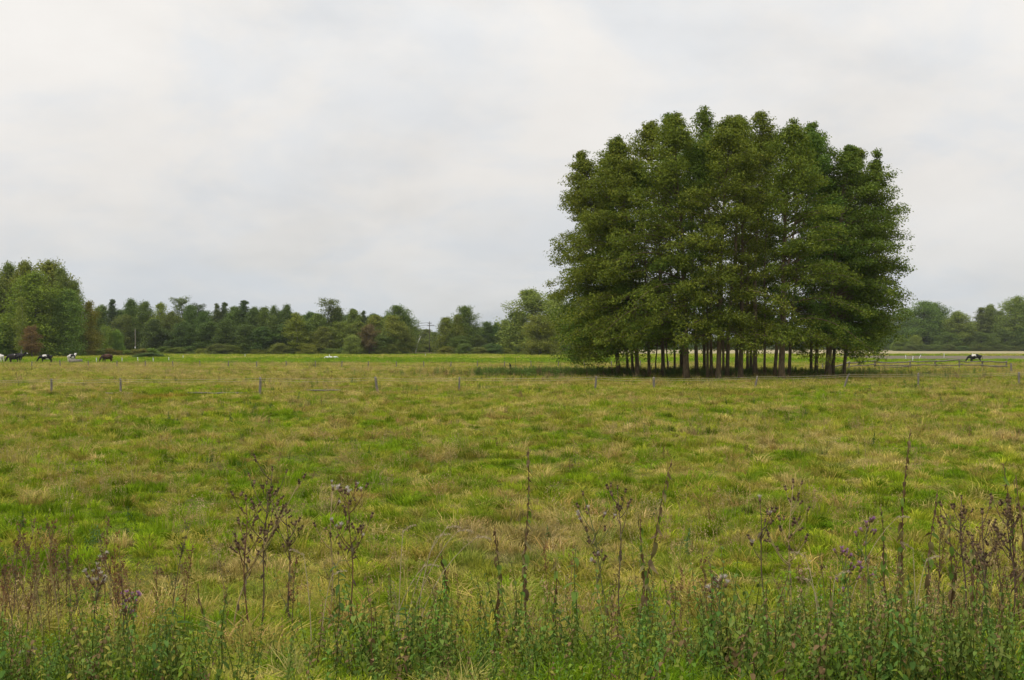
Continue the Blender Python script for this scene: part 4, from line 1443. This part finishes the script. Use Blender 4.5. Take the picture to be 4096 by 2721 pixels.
# weeds among and beside the alders, and docks sprinkled over the meadow
n = 1900
x = g.normal(0, 1, n) * 9.5 + 17
y = g.normal(0, 1, n) * 3.5 + 103
x2 = g.uniform(at(1900, 104), at(2500, 104), 900)
y2 = 104 + g.normal(0, 2.2, 900)
x, y = np.concatenate([x, x2]), np.concatenate([y, y2])
c = np.array([(0.13, 0.20, 0.038)]) * g.uniform(.7, 1.35, (len(x), 1)) + g.normal(0, .008, (len(x), 3))
brown = g.random(len(x)) < .10
c[brown] = (0.17, 0.11, 0.06)
k = g.uniform(1.0, 2.3, len(x))
scatter('alder_undergrowth', WEEDS, 4, np.stack([x, y, np.zeros(len(x))], -1), np.stack([k, k, k], -1), np.clip(c, .01, 1), 5, 'dark green nettles and weeds growing around the alder trunks', 'undergrowth')
x, y = sample(g, 2600, 11, 135, .7)
m = (vnoise(x + 3, y + 81, 4) + g.normal(0, .1, len(x))) > .62
x, y = x[m], y[m]
c = np.array([(0.075, 0.130, 0.028)]) * g.uniform(.7, 1.4, (len(x), 1)) + g.normal(0, .008, (len(x), 3))
brown = g.random(len(x)) < .25
c[brown] = (0.20, 0.12, 0.065)
k = g.uniform(.3, .75, len(x)) * (1 + np.clip((y - 20) / 60, 0, 1.1))
scatter('meadow_weeds', WEEDS, 4, np.stack([x, y, ground_z(x, y)], -1), np.stack([k, k, k], -1), np.clip(c, .01, 1), 6, 'scattered low leafy weeds between the meadow grass', 'weeds')

# ------------------------------------------------------------------ plants along the bank in front of the camera
NET = leaf_mat('nettle_leaves', [(0.0, (0.075, 0.125, 0.020)), (0.5, (0.125, 0.190, 0.032)), (1.0, (0.20, 0.27, 0.06))], 0.35, 0.7, 0.12)
NETI = grass_mat('nettle_mass', [(0.0, (0.6, 0.65, 0.6)), (0.5, (1, 1, 1)), (1.0, (1.45, 1.35, 1.45))], 0.3)
STEM = plain_mat('reddish_stem', (0.10, 0.045, 0.028), (0.17, 0.105, 0.045), 4.0, 0.7, 0, (1, 1, .4))
STEMG = plain_mat('green_stem', (0.09, 0.115, 0.03), (0.16, 0.16, 0.055), 4.0, 0.7, 0, (1, 1, .4))
STEMY = plain_mat('straw_stem', (0.27, 0.20, 0.085), (0.42, 0.33, 0.17), 4.0, 0.7, 0, (1, 1, .4))
STEMD = plain_mat('dead_stem', (0.075, 0.050, 0.036), (0.15, 0.10, 0.066), 4.0, 0.8, 0, (1, 1, .4))
WITH = leaf_mat('withered_leaves', [(0.0, (0.085, 0.052, 0.034)), (0.6, (0.17, 0.11, 0.06)), (1.0, (0.21, 0.18, 0.07))], 0.2)
FLUFF = plain_mat('seed_fluff', (0.42, 0.36, 0.31), (0.62, 0.56, 0.50), 9.0, 0.9, 0)
PURPLE = plain_mat('thistle_flower', (0.30, 0.13, 0.28), (0.44, 0.24, 0.41), 9.0, 0.8, 0)
BRACT = plain_mat('thistle_bract', (0.11, 0.068, 0.035), (0.20, 0.135, 0.075), 9.0, 0.8, 0)


def leaf_geo(L, W_, droop, fold=0.25, serr=True):
    """ovate pointed leaf along +X, midrib folded, tip hanging"""
    k = np.array([0, .18, .42, .68, .88, 1.0])
    w = np.array([0.12, .8, 1.0, .72, .36, 0.0]) * W_ * .5
    if serr:
        w = w * np.array([1, 1.05, .93, 1.08, .85, 1])
    zc_ = -droop * L * k ** 2
    mid = np.stack([k * L, 0 * k, zc_], -1)
    le = np.stack([k * L - .03 * L, w, zc_ + fold * w], -1)
    ri = np.stack([k * L - .03 * L, -w, zc_ + fold * w], -1)
    V = np.concatenate([mid, le, ri])
    n = len(k)
    F = [[i, i + 1, n + i + 1, n + i] for i in range(n - 1)] + [[i + 1, i, 2 * n + i, 2 * n + i + 1] for i in range(n - 1)]
    return V, np.array(F)


def rotm(az, pitch, roll=0.0):
    return np.array(Matrix.Rotation(az, 3, 'Z') @ Matrix.Rotation(pitch, 3, 'Y') @ Matrix.Rotation(roll, 3, 'X'))


def nettle_geo(seed, h, lean=(0, 0), n=None, leafL=.085, green=True, bare=.1):
    """stem path and leaf placements (position, azimuth, pitch, length) for a nettle"""
    g_ = rng_of(seed)
    n = n or int(h / .06)
    f = np.linspace(0, 1, 10)
    p = np.stack([lean[0] * f ** 1.5 + .012 * np.sin(f * 9 + seed), lean[1] * f ** 1.5 + .012 * np.cos(f * 8 + seed), h * f], -1)
    out = []
    for i in range(n):
        ff = bare + (1 - bare) * (i + .5) / n
        pos = np.array([np.interp(ff, f, p[:, j]) for j in range(3)])
        az0 = (i % 2) * math.pi / 2 + seed + g_.normal(0, .2)
        for sd in (0, math.pi):
            if g_.random() < .08:
                continue
            L = leafL * (1.15 - .75 * max(0, ff - .35)) * g_.uniform(.75, 1.2)
            out.append((pos, az0 + sd + g_.normal(0, .2), g_.normal(.25, .25) if green else g_.normal(.95, .35), L))
    return p, out


def nettle_mesh(seed, h, leafmat, stemmat, green=True, lean=(0, 0), leafL=.085, mass=False):
    p, lv = nettle_geo(seed, h, lean, leafL=leafL, green=green, bare=.12)
    g_ = rng_of(seed + 1)
    A = Acc()
    for pos, az, pt, L in lv:
        V, F = leaf_geo(L, L * .62, .35)
        A.add(V @ rotm(az, pt).T + pos, F, float(np.clip(g_.normal(.5, .22), 0, 1)))
    if mass:
        A.tube(p[::3], [.0045, .004, .003, .002], 3, .2, cap=False)
        return A.mesh('nettle', leafmat)
    S_ = Acc().tube(p, np.linspace(.0055, .002, len(p)), 5)
    return S_.mesh('stem', stemmat, True), A.mesh('foliage', leafmat)


# mass of nettles along the bottom of the view
NM = protos('nettle_plant_mass', [nettle_mesh(300 + 7 * k, .34 + .07 * k, NETI, None, True, (.05 * (k - 2), .04), .047, True) for k in range(5)])
g = rng_of(71)
n = 7000
y = 6.4 + 6.2 * g.random(n) ** 1.35
x = (g.random(n) * 2 - 1) * (.5 * y + .8)
dens = 1.0 - sstep(7.3, 11.8, y + 3.8 * (vnoise(x, y, 1.2) - .5) - .28 * x)
m = g.random(n) < dens * sstep(.25, .62, .55 * vnoise(x + 8, y, .7) + .45 * vnoise(x, y + 9, .33))
x, y = x[m], y[m]
k = g.uniform(.45, 1.05, len(x)) * (.5 + .8 * vnoise(x + 31, y, 1.1)) * (1.0 - .4 * sstep(7.8, 10.8, y - .2 * x))
c = np.array([(0.125, 0.195, 0.030)]) * g.uniform(.65, 1.4, (len(x), 1)) * np.stack([g.uniform(.8, 1.3, len(x)), np.ones(len(x)), g.uniform(.8, 1.5, len(x))], -1)
c[g.random(len(x)) < .12] = (.22, .15, .07)
c[g.random(len(x)) < .10] = (.27, .27, .05)
scatter('nettle_undergrowth', NM, 5, np.stack([x, y, ground_z(x, y) - .02], -1), np.stack([k, k, k * g.uniform(.8, 1.2, len(x))], -1), c, 7, 'low green nettles and weeds filling the bank in front', 'undergrowth', .15)

n = 700
y = 6.6 + 6.0 * g.random(n)
x = (g.random(n) * 2 - 1) * (.5 * y + .8)
c, q_ = meadow_col(x, y, g, .02)
k = g.uniform(.4, .9, n)
scatter('bank_grass', LONGG, 4, np.stack([x, y, ground_z(x, y)], -1), np.stack([k, k, k * g.uniform(.6, 1.2, n)], -1), c * np.array([.8, .88, .9]), 8, 'long tangled grass growing between the weeds of the bank', 'grass', .3)

# single nettles standing up out of the mass
GREENP = [nettle_mesh(400 + 11 * k, .62 + .08 * (k % 4), NET, STEM if k % 2 else STEMG, True, (.06 * (k - 3), .05 * (k % 3 - 1)), .052) for k in range(7)]
g = rng_of(72)
proto_n = []
for a_, b_ in GREENP:
    proto_n.append((a_, b_))
cnt = 0
SINGLES = []
while cnt < 84:
    yy = 7.6 + 3.9 * g.random() ** .8
    xx = (g.random() * 2 - 1) * .48 * yy
    if g.random() > (.35 + .75 * float(vnoise(xx + 4, yy, .9))) * (1.0 if xx > 0 else .3) * (1 - .9 * float(sstep(8.3, 11.2, yy - .3 * xx))):
        continue
    a_, b_ = proto_n[g.integers(0, 7)]
    e = empty('nettle_plant', (xx, yy, gz(xx, yy) - .02), g.random() * 6.28)
    k = g.uniform(.7, 1.15)
    e.scale = (k, k, k * g.uniform(.7, 1.05))
    link('stem', a_, e)
    f_ = link('foliage', b_, e)
    f_['kind'] = 'stuff'
    hu = g.random()
    f_.color = (.75 + .55 * hu, .85 + .3 * g.random(), .8 + .3 * g.random(), 1)
    SINGLES.append((e, xx, yy, k, hu))
    cnt += 1

# tall withered nettles, told apart one by one
LEAFV = []
for k in range(5):
    V, F = leaf_geo(.075 + .006 * k, .034 + .003 * k, .6 + .12 * k, .55)
    LEAFV.append(Acc().add(V, F, .15 + .17 * k).mesh('leaf', WITH))
    V, F = leaf_geo(.08 + .006 * k, .048 + .003 * k, .3 + .08 * k)
    LEAFV.append(Acc().add(V, F, .2 + .17 * k).mesh('leaf', NET))
TALL = [  # foot column, top column, top row, distance, share of green leaves, label
    (2098, 2116, 1790, 9.7, .25, 'tallest withered nettle, straight dark stem in the middle of the picture'),
    (1998, 1984, 2100, 9.6, .15, 'short blackish withered nettle beside the tallest one'),
    (2555, 2692, 1835, 9.5, .2, 'withered nettle bending over sideways past the tallest one'),
    (2590, 2560, 2060, 9.7, .4, 'lower straight withered nettle at the foot of the bent one'),
    (3590, 3637, 1715, 10.2, .15, 'very tall thin withered nettle before the rail fence'),
    (3700, 3762, 1965, 10.4, .2, 'withered nettle slanting next to the very tall thin one'),
    (3545, 3525, 2030, 10.4, .5, 'half green nettle just beside the very tall thin one'),
    (4075, 4008, 1850, 10.0, .2, 'tall withered nettle leaning inwards near the frame edge'),
    (4110, 4088, 1905, 9.6, .1, 'dark withered nettle cut by the frame edge'),
    (3806, 3800, 2060, 10.0, .5, 'half green nettle between the slanting and the inward leaning ones'),
    (2305, 2300, 2185, 9.3, 1.0, 'broad-leaved green nettle standing above its neighbours past the tallest withered one'),
    (2050, 2062, 2410, 8.7, 1.0, 'bright green nettle tip at the foot of the tallest withered one'),
    (3900, 3890, 2180, 9.4, .6, 'greenish nettle below the inward leaning withered one'),
    (2215, 2225, 2230, 9.6, .5, 'thin half green nettle between the tallest withered and the broad-leaved one'),
    (1790, 1770, 2180, 10.2, .3, 'thin withered nettle beside the nodding straw grass'),
    (820, 800, 2330, 9.4, .6, 'half green nettle stem in front of the dried stalks at the picture side'),
]
for q, (xa, xb, top, D, gr, lab) in enumerate(TALL):
    g_ = rng_of(500 + q)
    x0 = at(xa, D)
    z0 = gz(x0, D) - .02
    h = zat(top, D) - z0
    p, lv = nettle_geo(510 + q, h, (at(xb, D) - x0, g_.normal(0, .08)), n=int(h / (.095 if gr < .8 else .085)), green=gr > .7, bare=.22)
    e = empty('tall_nettle', (x0, D, z0))
    link('stem', Acc().tube(p, np.linspace(.0080, .0030, len(p)), 6).mesh('stem', STEM if gr < .8 else STEMG, True), e)
    for pos, az, pt, L in lv:
        green = g_.random() < gr
        me_ = LEAFV[2 * g_.integers(0, 5) + (1 if green else 0)]
        o = link('leaf', me_, e, tuple(pos))
        o.rotation_euler = (g_.normal(0, .3), pt if green else pt + .2, az)
        k = L / .085 * g_.uniform(.7, 1.15)
        o.scale = (k, k, k)
        o.color = (.9, 1.0, .9, 1)
    tag(e, lab, 'nettle', 'tall single nettles on the bank')


def head_mesh(kind, seed):
    """thistle head: scaly cup with a brush on top"""
    g_ = rng_of(seed)
    A = Acc().tube([(0, 0, -.004), (0, 0, .006), (0, 0, .016), (0, 0, .022)], [.003, .010, .009, .006], 6, .3)
    n = 34
    a = g_.random(n) * 6.283
    r = np.sqrt(g_.random(n))
    d = unit(np.stack([np.cos(a) * r * .9, np.sin(a) * r * .9, np.full(n, .9)], -1) + g_.normal(0, .12, (n, 3)))
    L = g_.uniform(.014, .026, n) * (1.25 if kind == 'fluff' else 1)
    B = Acc()
    B.tris(np.array([0, 0, .02]) + d * (L * .4)[:, None], L, np.full(n, .006), unit(np.cross(d, g_.normal(0, 1, (n, 3)))), d, g_.random(n))
    m1 = A.mesh('cup', BRACT, True)
    m2 = B.mesh('brush', {'fluff': FLUFF, 'purple': PURPLE, 'brown': STEMD}[kind])
    return m1, m2


HEADS = {k: [head_mesh(k, 600 + i) for i in range(2)] for k in ('fluff', 'purple', 'brown')}


def thistle(q, xa, xb, top, D, kind, lab, nbr=9, stem=None, spread=.30, leaves=9, hs=1.25):
    g_ = rng_of(800 + q)
    x0 = at(xa, D)
    z0 = gz(x0, D) - .02
    h = zat(top, D) - z0
    e = empty('thistle_plant', (x0, D, z0))
    f = np.linspace(0, 1, 9)
    lx = at(xb, D) - x0
    p = np.stack([lx * f ** 1.4 + .015 * np.sin(f * 8 + q), .05 * f + .01 * np.cos(f * 7), h * f], -1)
    A = Acc().tube(p, np.linspace(.0085, .0032, 9), 6)
    ends = [(p[-1], np.array([0, 0, 1.0]))]
    for b in range(nbr):
        ff = g_.uniform(.42, .95)
        b0 = np.array([np.interp(ff, f, p[:, j]) for j in range(3)])
        az = b * 2.4 + g_.normal(0, .3)
        L = spread * h * g_.uniform(.4, 1.0) * (1.25 - .6 * ff)
        d = np.array([math.cos(az), math.sin(az), 0])
        s_ = np.linspace(0, 1, 5)
        pts = b0 + d * (L * .62 * s_)[:, None] + np.array([0, 0, 1.0]) * (L * (.35 * s_ + .55 * s_ ** 2))[:, None]
        A.tube(pts, np.linspace(.0052, .0024, 5), 4, cap=False)
        ends.append((pts[-1], unit(pts[-1] - pts[-2])))
        for _ in range(g_.integers(1, 3)):
            t0 = pts[g_.integers(2, 4)]
            d2 = unit(np.array([g_.normal(), g_.normal(), 1.2]))
            t1 = t0 + d2 * g_.uniform(.03, .09)
            A.tube([t0, t1], [.0025, .0015], 3, cap=False)
            ends.append((t1, d2))
    link('stem', A.mesh('stem', stem or STEMD, True), e)
    for pos, d in ends:
        kk = kind if kind != 'mixed' else ('fluff' if g_.random() < .45 else 'brown')
        m1, m2 = HEADS[kk][g_.integers(0, 2)]
        o = link('seed_head' if kk != 'purple' else 'flower_head', m1, e, tuple(pos))
        o.rotation_euler = Vector(d).to_track_quat('Z', 'Y').to_euler()
        k = hs * g_.uniform(.8, 1.3)
        o.scale = (k, k, k)
        link('brush', m2, o)
    for i_ in range(leaves):
        ff = g_.uniform(.12, .8)
        pos = np.array([np.interp(ff, f, p[:, j]) for j in range(3)])
        o = link('leaf', LEAFV[2 * g_.integers(0, 5) + (1 if kind == 'purple' else 0)], e, tuple(pos))
        o.rotation_euler = (g_.normal(0, .4), g_.uniform(.2, 1.2), g_.random() * 6.28)
        k = g_.uniform(.45, .9)
        o.scale = (k, k * .8, k)
        o.color = (.75, .9, 1.05, 1)
    return tag(e, lab, 'thistle', 'thistles on the bank')


for q, a in enumerate([
    (1045, 1078, 1885, 10.1, 'brown', 'tall dead thistle with a dark straight stem and many brown heads', 13),
    (985, 975, 2005, 9.8, 'brown', 'shorter dead thistle with reddish stem beside the tall dark one', 9, STEM),
    (925, 1195, 1935, 10.0, 'brown', 'dead thistle with slanting yellow stem crossing the tall dark one', 9, STEMY),
    (1160, 1145, 2050, 10.3, 'brown', 'thin dead thistle close behind the tall dark one', 7),
    (1410, 1395, 1985, 10.1, 'mixed', 'dead thistle with fluffy pale seed heads past the tall dark one', 13, STEM),
    (1325, 1326, 1965, 10.6, 'mixed', 'slim yellow-stemmed thistle just before the fluffy one', 5, STEMY),
    (3155, 3172, 1935, 10.0, 'brown', 'dead thistle with a drooping brown bunch on top below the alders', 11, STEMY),
    (3060, 3040, 2010, 10.2, 'mixed', 'thin thistle with one pale head just before the brown bunch', 4),
    (2440, 2335, 1985, 10.4, 'mixed', 'leaning thistle with brown and pale heads past the tallest nettle', 8, STEMG),
    (2480, 2478, 1960, 10.8, 'brown', 'small dead thistle behind the bent nettle', 5),
    (3400, 3380, 2215, 9.6, 'purple', 'green thistle with purple flower heads among the nettles', 5, STEMG),
    (3480, 3472, 2110, 10.2, 'purple', 'thistle with faded mauve heads just past the purple one', 5, STEMG),
    (505, 515, 2400, 8.9, 'purple', 'thistle with pink flower heads before the brown stalks at the picture side', 5, STEMG),
    (100, 98, 2640, 8.0, 'purple', 'low pink-flowered thistle in the bottom corner', 3, STEMG),
    (385, 380, 2275, 9.6, 'fluff', 'thistle with a row of white fluffy heads among brown stalks', 6, STEMD),
    (2880, 2870, 2340, 9.2, 'fluff', 'low thistle with white fluff above the dense nettles', 4, STEMG),
    (3930, 3945, 2060, 9.8, 'brown', 'brown dead thistle with dense heads near the frame edge', 12),
    (4060, 4040, 2010, 9.9, 'brown', 'brown dead thistle with spreading top beside the frame edge', 12),
    (3860, 3850, 2000, 10.3, 'brown', 'thin dead thistle just before the dense-headed one near the frame edge', 8),
]):
    thistle(q, *a[:6], *a[6:])

# dried stalks in a stand at the side, copied from a few forms


def dried(seed, h, mat, leafm):
    g_ = rng_of(seed)
    A, B = Acc(), Acc()
    f = np.linspace(0, 1, 7)
    p = np.stack([.12 * g_.normal() * f ** 2, .10 * g_.normal() * f ** 2, h * f], -1)
    A.tube(p, np.linspace(.006, .002, 7), 5)
    C = []
    for b in range(14):
        ff = g_.uniform(.3, .97)
        b0 = np.array([np.interp(ff, f, p[:, j]) for j in range(3)])
        az = g_.random() * 6.283
        L = .26 * h * g_.uniform(.35, 1) * (1.2 - .7 * ff)
        pts = b0 + np.array([math.cos(az), math.sin(az), 0]) * (L * .45 * np.array([0, .5, 1]))[:, None] + np.array([0, 0, 1.0]) * (L * np.array([0, .45, 1]))[:, None]
        A.tube(pts, [.003, .002, .001], 3, cap=False)
        C.append(pts[0] + (pts[2] - pts[0]) * g_.random((9, 1)) ** .6 + g_.normal(0, .010, (9, 3)))
    C = np.concatenate(C)
    N = len(C)
    nr_ = unit(g_.normal(0, 1, (N, 3)))
    L = g_.uniform(.014, .04, N)
    B.tris(C, L, L * .55, nr_, unit(np.cross(nr_, g_.normal(0, 1, (N, 3)))), g_.random(N))
    return A.mesh('stem', mat, True), B.mesh('foliage', leafm)


DR = [dried(850 + k, 1.0, (STEMD, STEM, STEMY)[k % 3], WITH) for k in range(6)]
g = rng_of(81)


DRIEDS = []


def put_dried(xx, yy, h, lab, grp, k, lst=False):
    e = empty('dried_weed', (xx, yy, gz(xx, yy) - .02), g.random() * 6.28)
    e.scale = (h * .9, h * .9, h)
    link('stem', DR[k][0], e)
    o = link('foliage', DR[k][1], e)
    o['kind'] = 'stuff'
    o.color = (g.uniform(.9, 1.5), g.uniform(.9, 1.3), 1, 1)
    if lst:
        DRIEDS.append((e, xx, yy, h, k % 3))
    return tag(e, lab, 'weed', grp)


for k in range(46):
    D = g.uniform(8.6, 11.6)
    xp = g.uniform(-40, 560) if k % 5 else g.uniform(0, 800)
    put_dried(at(xp, D), D, g.uniform(.55, 1.05), 'reddish-brown dried weed in the stand at the picture side', 'dried weeds in a stand opposite the alders', k % 6, True)
for k in range(18):
    D = g.uniform(9.2, 11.2)
    put_dried(at(g.uniform(3740, 4110), D), D, g.uniform(.6, 1.15), 'brown dried weed in the thicket below the rail fence', 'dried weeds below the rail fence', k % 6, True)
for k in range(24):
    D = g.uniform(9.0, 11.8)
    put_dried(at(g.uniform(850, 3700), D), D, g.uniform(.4, .85), 'small dried weed scattered along the middle of the bank', 'dried weeds scattered along the bank', k % 6, True)
# dried docks out in the meadow, one by one
for xp, D, h, lab in [
    (1128, 68, .95, 'reddish dock stalk in the meadow just past the tape fence post before the orange grass'), (1325, 84, 1.1, 'brown dock clump behind the tape fence below the rust tree'),
    (3500, 118, 1.5, 'dark dried weed before the rail fence, nearest the last alder'), (3535, 117, 1.6, 'dark dried weed before the rail fence, second from the last alder'),
    (3640, 98, 1.2, 'dark dried weed behind the tape beside an upright post'), (3775, 110, 1.2, 'brown dried weed between rail fence and tape fence'),
    (3470, 112, 1.0, 'small dried weed between the last alder and the rail fence'), (2640, 71, .5, 'dry brown bush-like weed at the foot of a tape fence post'),
    (460, 75, .8, 'brown weed behind the tape fence beside a post at the picture side'), (195, 120, 1.3, 'reddish tall weed in the tan grass below the russet tree'),
    (75, 78, 1.1, 'tan weed at the tape fence near the frame edge'), (2470, 30, .35, 'dark little weed alone in the middle of the meadow'),
]:
    put_dried(at(xp, D), D, h * 1.1, lab, 'dried docks out in the meadow', 0 if 'red' in lab else 3).scale = (h * 1.5, h * 1.5, h * 1.15)
WB = [broad(990 + k, 30, 1.0, .55, .10).mesh('foliage', NET) for k in range(2)]
for q, (xp, D, h, w_, col_, lab) in enumerate([
    (1252, 138, .85, 1.5, (.55, .60, .7), 'dark low bush in the tan grass between two fence posts'), (1205, 138, .7, .7, (.7, .75, .8), 'smaller bush beside the dark low one in the tan grass'),
    (1500, 67.5, .75, .6, (.8, .9, .8), 'green weed bush against a leaning tape fence post'), (2480, 101, 1.3, 1.3, (.9, 1.0, .8), 'light green elder bush beside the first alder trunk'),
    (1665, 69, .6, .7, (.8, .95, .8), 'low green weed patch between two posts of the tape fence'), (1930, 70, .6, .8, (.8, .95, .8), 'low green weed patch just past the beige tussock'),
    (900, 67, .5, .6, (.75, .9, .8), 'low green weeds at the tape fence near the long fallen rail')]):
    e = empty('weed_bush', (at(xp, D), D, gz(at(xp, D), D)), q * 1.3)
    e.scale = (w_, w_, h)
    o = link('foliage', WB[q % 2], e)
    o['kind'] = 'stuff'
    o.color = (*col_, 1)
    link('stem', Acc().tube([(0, 0, -.1), (.02, 0, .4), (0, .02, .85)], [.02, .014, .006], 5).mesh('stem', STEMG), e)
    tag(e, lab, 'bush', 'bushes out in the meadow')

# nodding grasses with pale seed heads
def seed_head(seed):
    g_ = rng_of(seed)
    N = 46
    s_ = g_.random(N)
    C = np.stack([s_ * .085, g_.normal(0, .004, N), -.03 * s_ ** 2 + g_.normal(0, .004, N)], -1)
    tan = unit(np.array([1.0, 0, 0]) + g_.normal(0, .35, (N, 3)))
    return Acc().tris(C, np.full(N, .016), np.full(N, .005), unit(np.cross(tan, g_.normal(0, 1, (N, 3)))), tan, g_.random(N)).mesh('seed_head', STEMY_L)


STEMY_L = plain_mat('pale_seed', (0.30, 0.235, 0.14), (0.46, 0.375, 0.24), 9.0, 0.8, 0)
SH = [seed_head(930 + k) for k in range(3)]
for q, (xa, D, tips, lab) in enumerate([
    (1640, 9.2, [(1790, 2105), (1835, 2120), (1745, 2150), (1910, 2140)], 'bunch of nodding pale grass leaning beside the withered nettles'),
    (1570, 9.0, [(1610, 2130), (1700, 2260)], 'pair of thin pale grasses just before the nodding bunch'),
    (1280, 8.8, [(1215, 2220), (1330, 2300)], 'thin straw grass pair below the fluffy thistle'),
    (3290, 8.8, [(3220, 2225), (3245, 2330), (3330, 2300)], 'pale dry grass trio below the brown bunch thistle'),
    (3650, 9.0, [(3700, 2240), (3655, 2200)], 'pale dry grass pair under the very tall nettle'),
    (3380, 10.2, [(3580, 2065)], 'single pale grass with a thick head near the very tall nettle'),
]):
    x0 = at(xa, D)
    z0 = gz(x0, D) - .02
    e = empty('tall_grass', (x0, D, z0))
    g_ = rng_of(940 + q)
    for (tx, ty) in tips:
        b0 = np.array([g_.normal(0, .03), g_.normal(0, .03), 0])
        t1 = np.array([at(tx, D) - x0, g_.normal(0, .05), zat(ty, D) - z0])
        s_ = np.linspace(0, 1, 9)
        hor = (t1 - b0) * np.array([1, 1, 0])
        pts = b0 + hor * (s_ ** 1.7)[:, None] + np.array([0, 0, 1.0]) * (t1[2] * (1.12 * s_ - .12 * s_ ** 4))[:, None]
        st = link('stem', Acc().tube(pts, np.linspace(.0046, .0022, 9), 4, cap=False).mesh('stem', STEMY_L, True), e)
        o = link('seed_head', SH[g_.integers(0, 3)], e, tuple(pts[-1]))
        dv = pts[-1] - pts[-2]
        o.rotation_euler = Vector(dv / np.linalg.norm(dv) + np.array([.5 if dv[0] > 0 else -.5, 0, -.35])).to_track_quat('X', 'Z').to_euler()
        o.scale = (1.3,) * 3
    tag(e, lab, 'grass', 'tall seeding grasses on the bank')

# dark leafy docks and mugworts in the nettles
for q, (xp, top, D, lab) in enumerate([(2235, 2440, 8.8, 'dark green leafy dock below the broad-leaved nettle'), (2590, 2420, 9.0, 'dark green dock with drooping leaves under the bent nettle'),
                                       (3330, 2420, 9.0, 'bright lobed green weed under the purple thistle'), (1350, 2250, 9.6, 'blue-green rosette weed below the fluffy thistle'),
                                       (690, 2420, 8.8, 'dark green weed at the foot of the dried stand'), (1620, 2420, 8.5, 'feathery green weed left of the nettle mass bottom')]):
    x0 = at(xp, D)
    z0 = gz(x0, D) - .02
    h = max(.3, zat(top, D) - z0)
    e = empty('leafy_weed', (x0, D, z0))
    g_ = rng_of(970 + q)
    A = Acc().tube([(0, 0, 0), (.02, 0, h * .5), (0, .01, h)], [.008, .006, .003], 5)
    link('stem', A.mesh('stem', STEMG, True), e)
    for k in range(22):
        ff = (k + 1) / 22
        V, F = leaf_geo(.17, .05, .5, .3)
        if k == 0:
            lm = Acc().add(V, F, .25).mesh('leaf', NET)
        o = link('leaf', lm, e, (.02 * math.sin(ff * 3), 0, h * ff))
        o.rotation_euler = (g_.normal(0, .25), g_.normal(-.15, .3), k * 2.4)
        kk = (1.15 - .6 * ff) * g_.uniform(.8, 1.2)
        o.scale = (kk, kk, kk)
        o.color = (.65, .8, .9, 1)
    lab = lab.replace('left of', 'beside')
    tag(e, lab, 'weed', 'dark leafy weeds on the bank')

# labels of the many alike plants: by look and by the tall plant they stand beside
MARKS = [(2098, 9.7, 'the tallest withered nettle'), (2640, 9.5, 'the bent withered nettle'), (3590, 10.2, 'the very tall thin nettle'), (4060, 9.8, 'the frame edge below the rail fence'),
         (3400, 9.6, 'the purple-flowered thistle'), (3155, 10.0, 'the thistle with the drooping brown bunch'), (2305, 9.3, 'the broad-leaved nettle'), (1640, 9.2, 'the nodding pale grass'),
         (1400, 10.1, 'the fluffy-headed thistle'), (1045, 10.1, 'the tall dark-stemmed thistle'), (505, 8.9, 'the pink-flowered thistle'), (2880, 9.2, 'the low thistle with white fluff'),
         (100, 8.4, 'the bottom corner thistle'), (3806, 10.0, 'the half green nettle near the very tall one'), (1998, 9.6, 'the short blackish nettle'), (380, 9.6, 'the thistle with white fluffy heads')]


def mark_of(xx, yy):
    px = HX + xx / yy * F_PX
    return min(MARKS, key=lambda m_: abs(m_[0] - px) + 25 * abs(m_[1] - yy))[2]


PLACES = ['close beside', 'just before', 'a little behind', 'next along from', 'low in front of']
used = {}
for lst, noun, cat, grp in ((SINGLES, 'nettle', 'nettle', 'green nettles on the bank'), (DRIEDS, 'dried weed', 'weed', None)):
    for (e, xx, yy, k, hu) in lst:
        look = ('bluish-green' if hu < .34 else 'mid-green' if hu < .67 else 'yellowish-green') if noun == 'nettle' else ('blackish-brown', 'reddish-brown', 'straw-stemmed')[int(hu)]
        size = 'small' if k < .8 else 'tall' if k > 1.0 else 'medium'
        mk = mark_of(xx, yy)
        md = [m_ for m_ in MARKS if m_[2] == mk][0]
        pl = 'in front of' if yy < md[1] - .35 else 'behind' if yy > md[1] + .35 else 'beside'
        tag(e, '%s %s %s %s %s' % (size, look, noun, pl, mk), cat, grp)

# ------------------------------------------------------------------ air
HZ = Acc().box((0, 0, 16.0), (9000, 9000, 18.0))
m, t, out = new_mat('haze')
pv = nd(t, 'ShaderNodeVolumePrincipled')
pv.inputs['Color'].default_value = (0.86, 0.93, 1.0, 1)
pv.inputs['Density'].default_value = 0.00007
pv.inputs['Anisotropy'].default_value = 0.0
lk(t, pv.outputs[0], out.inputs['Volume'])
tag(link('haze', HZ.mesh('haze', m)), kind='stuff')
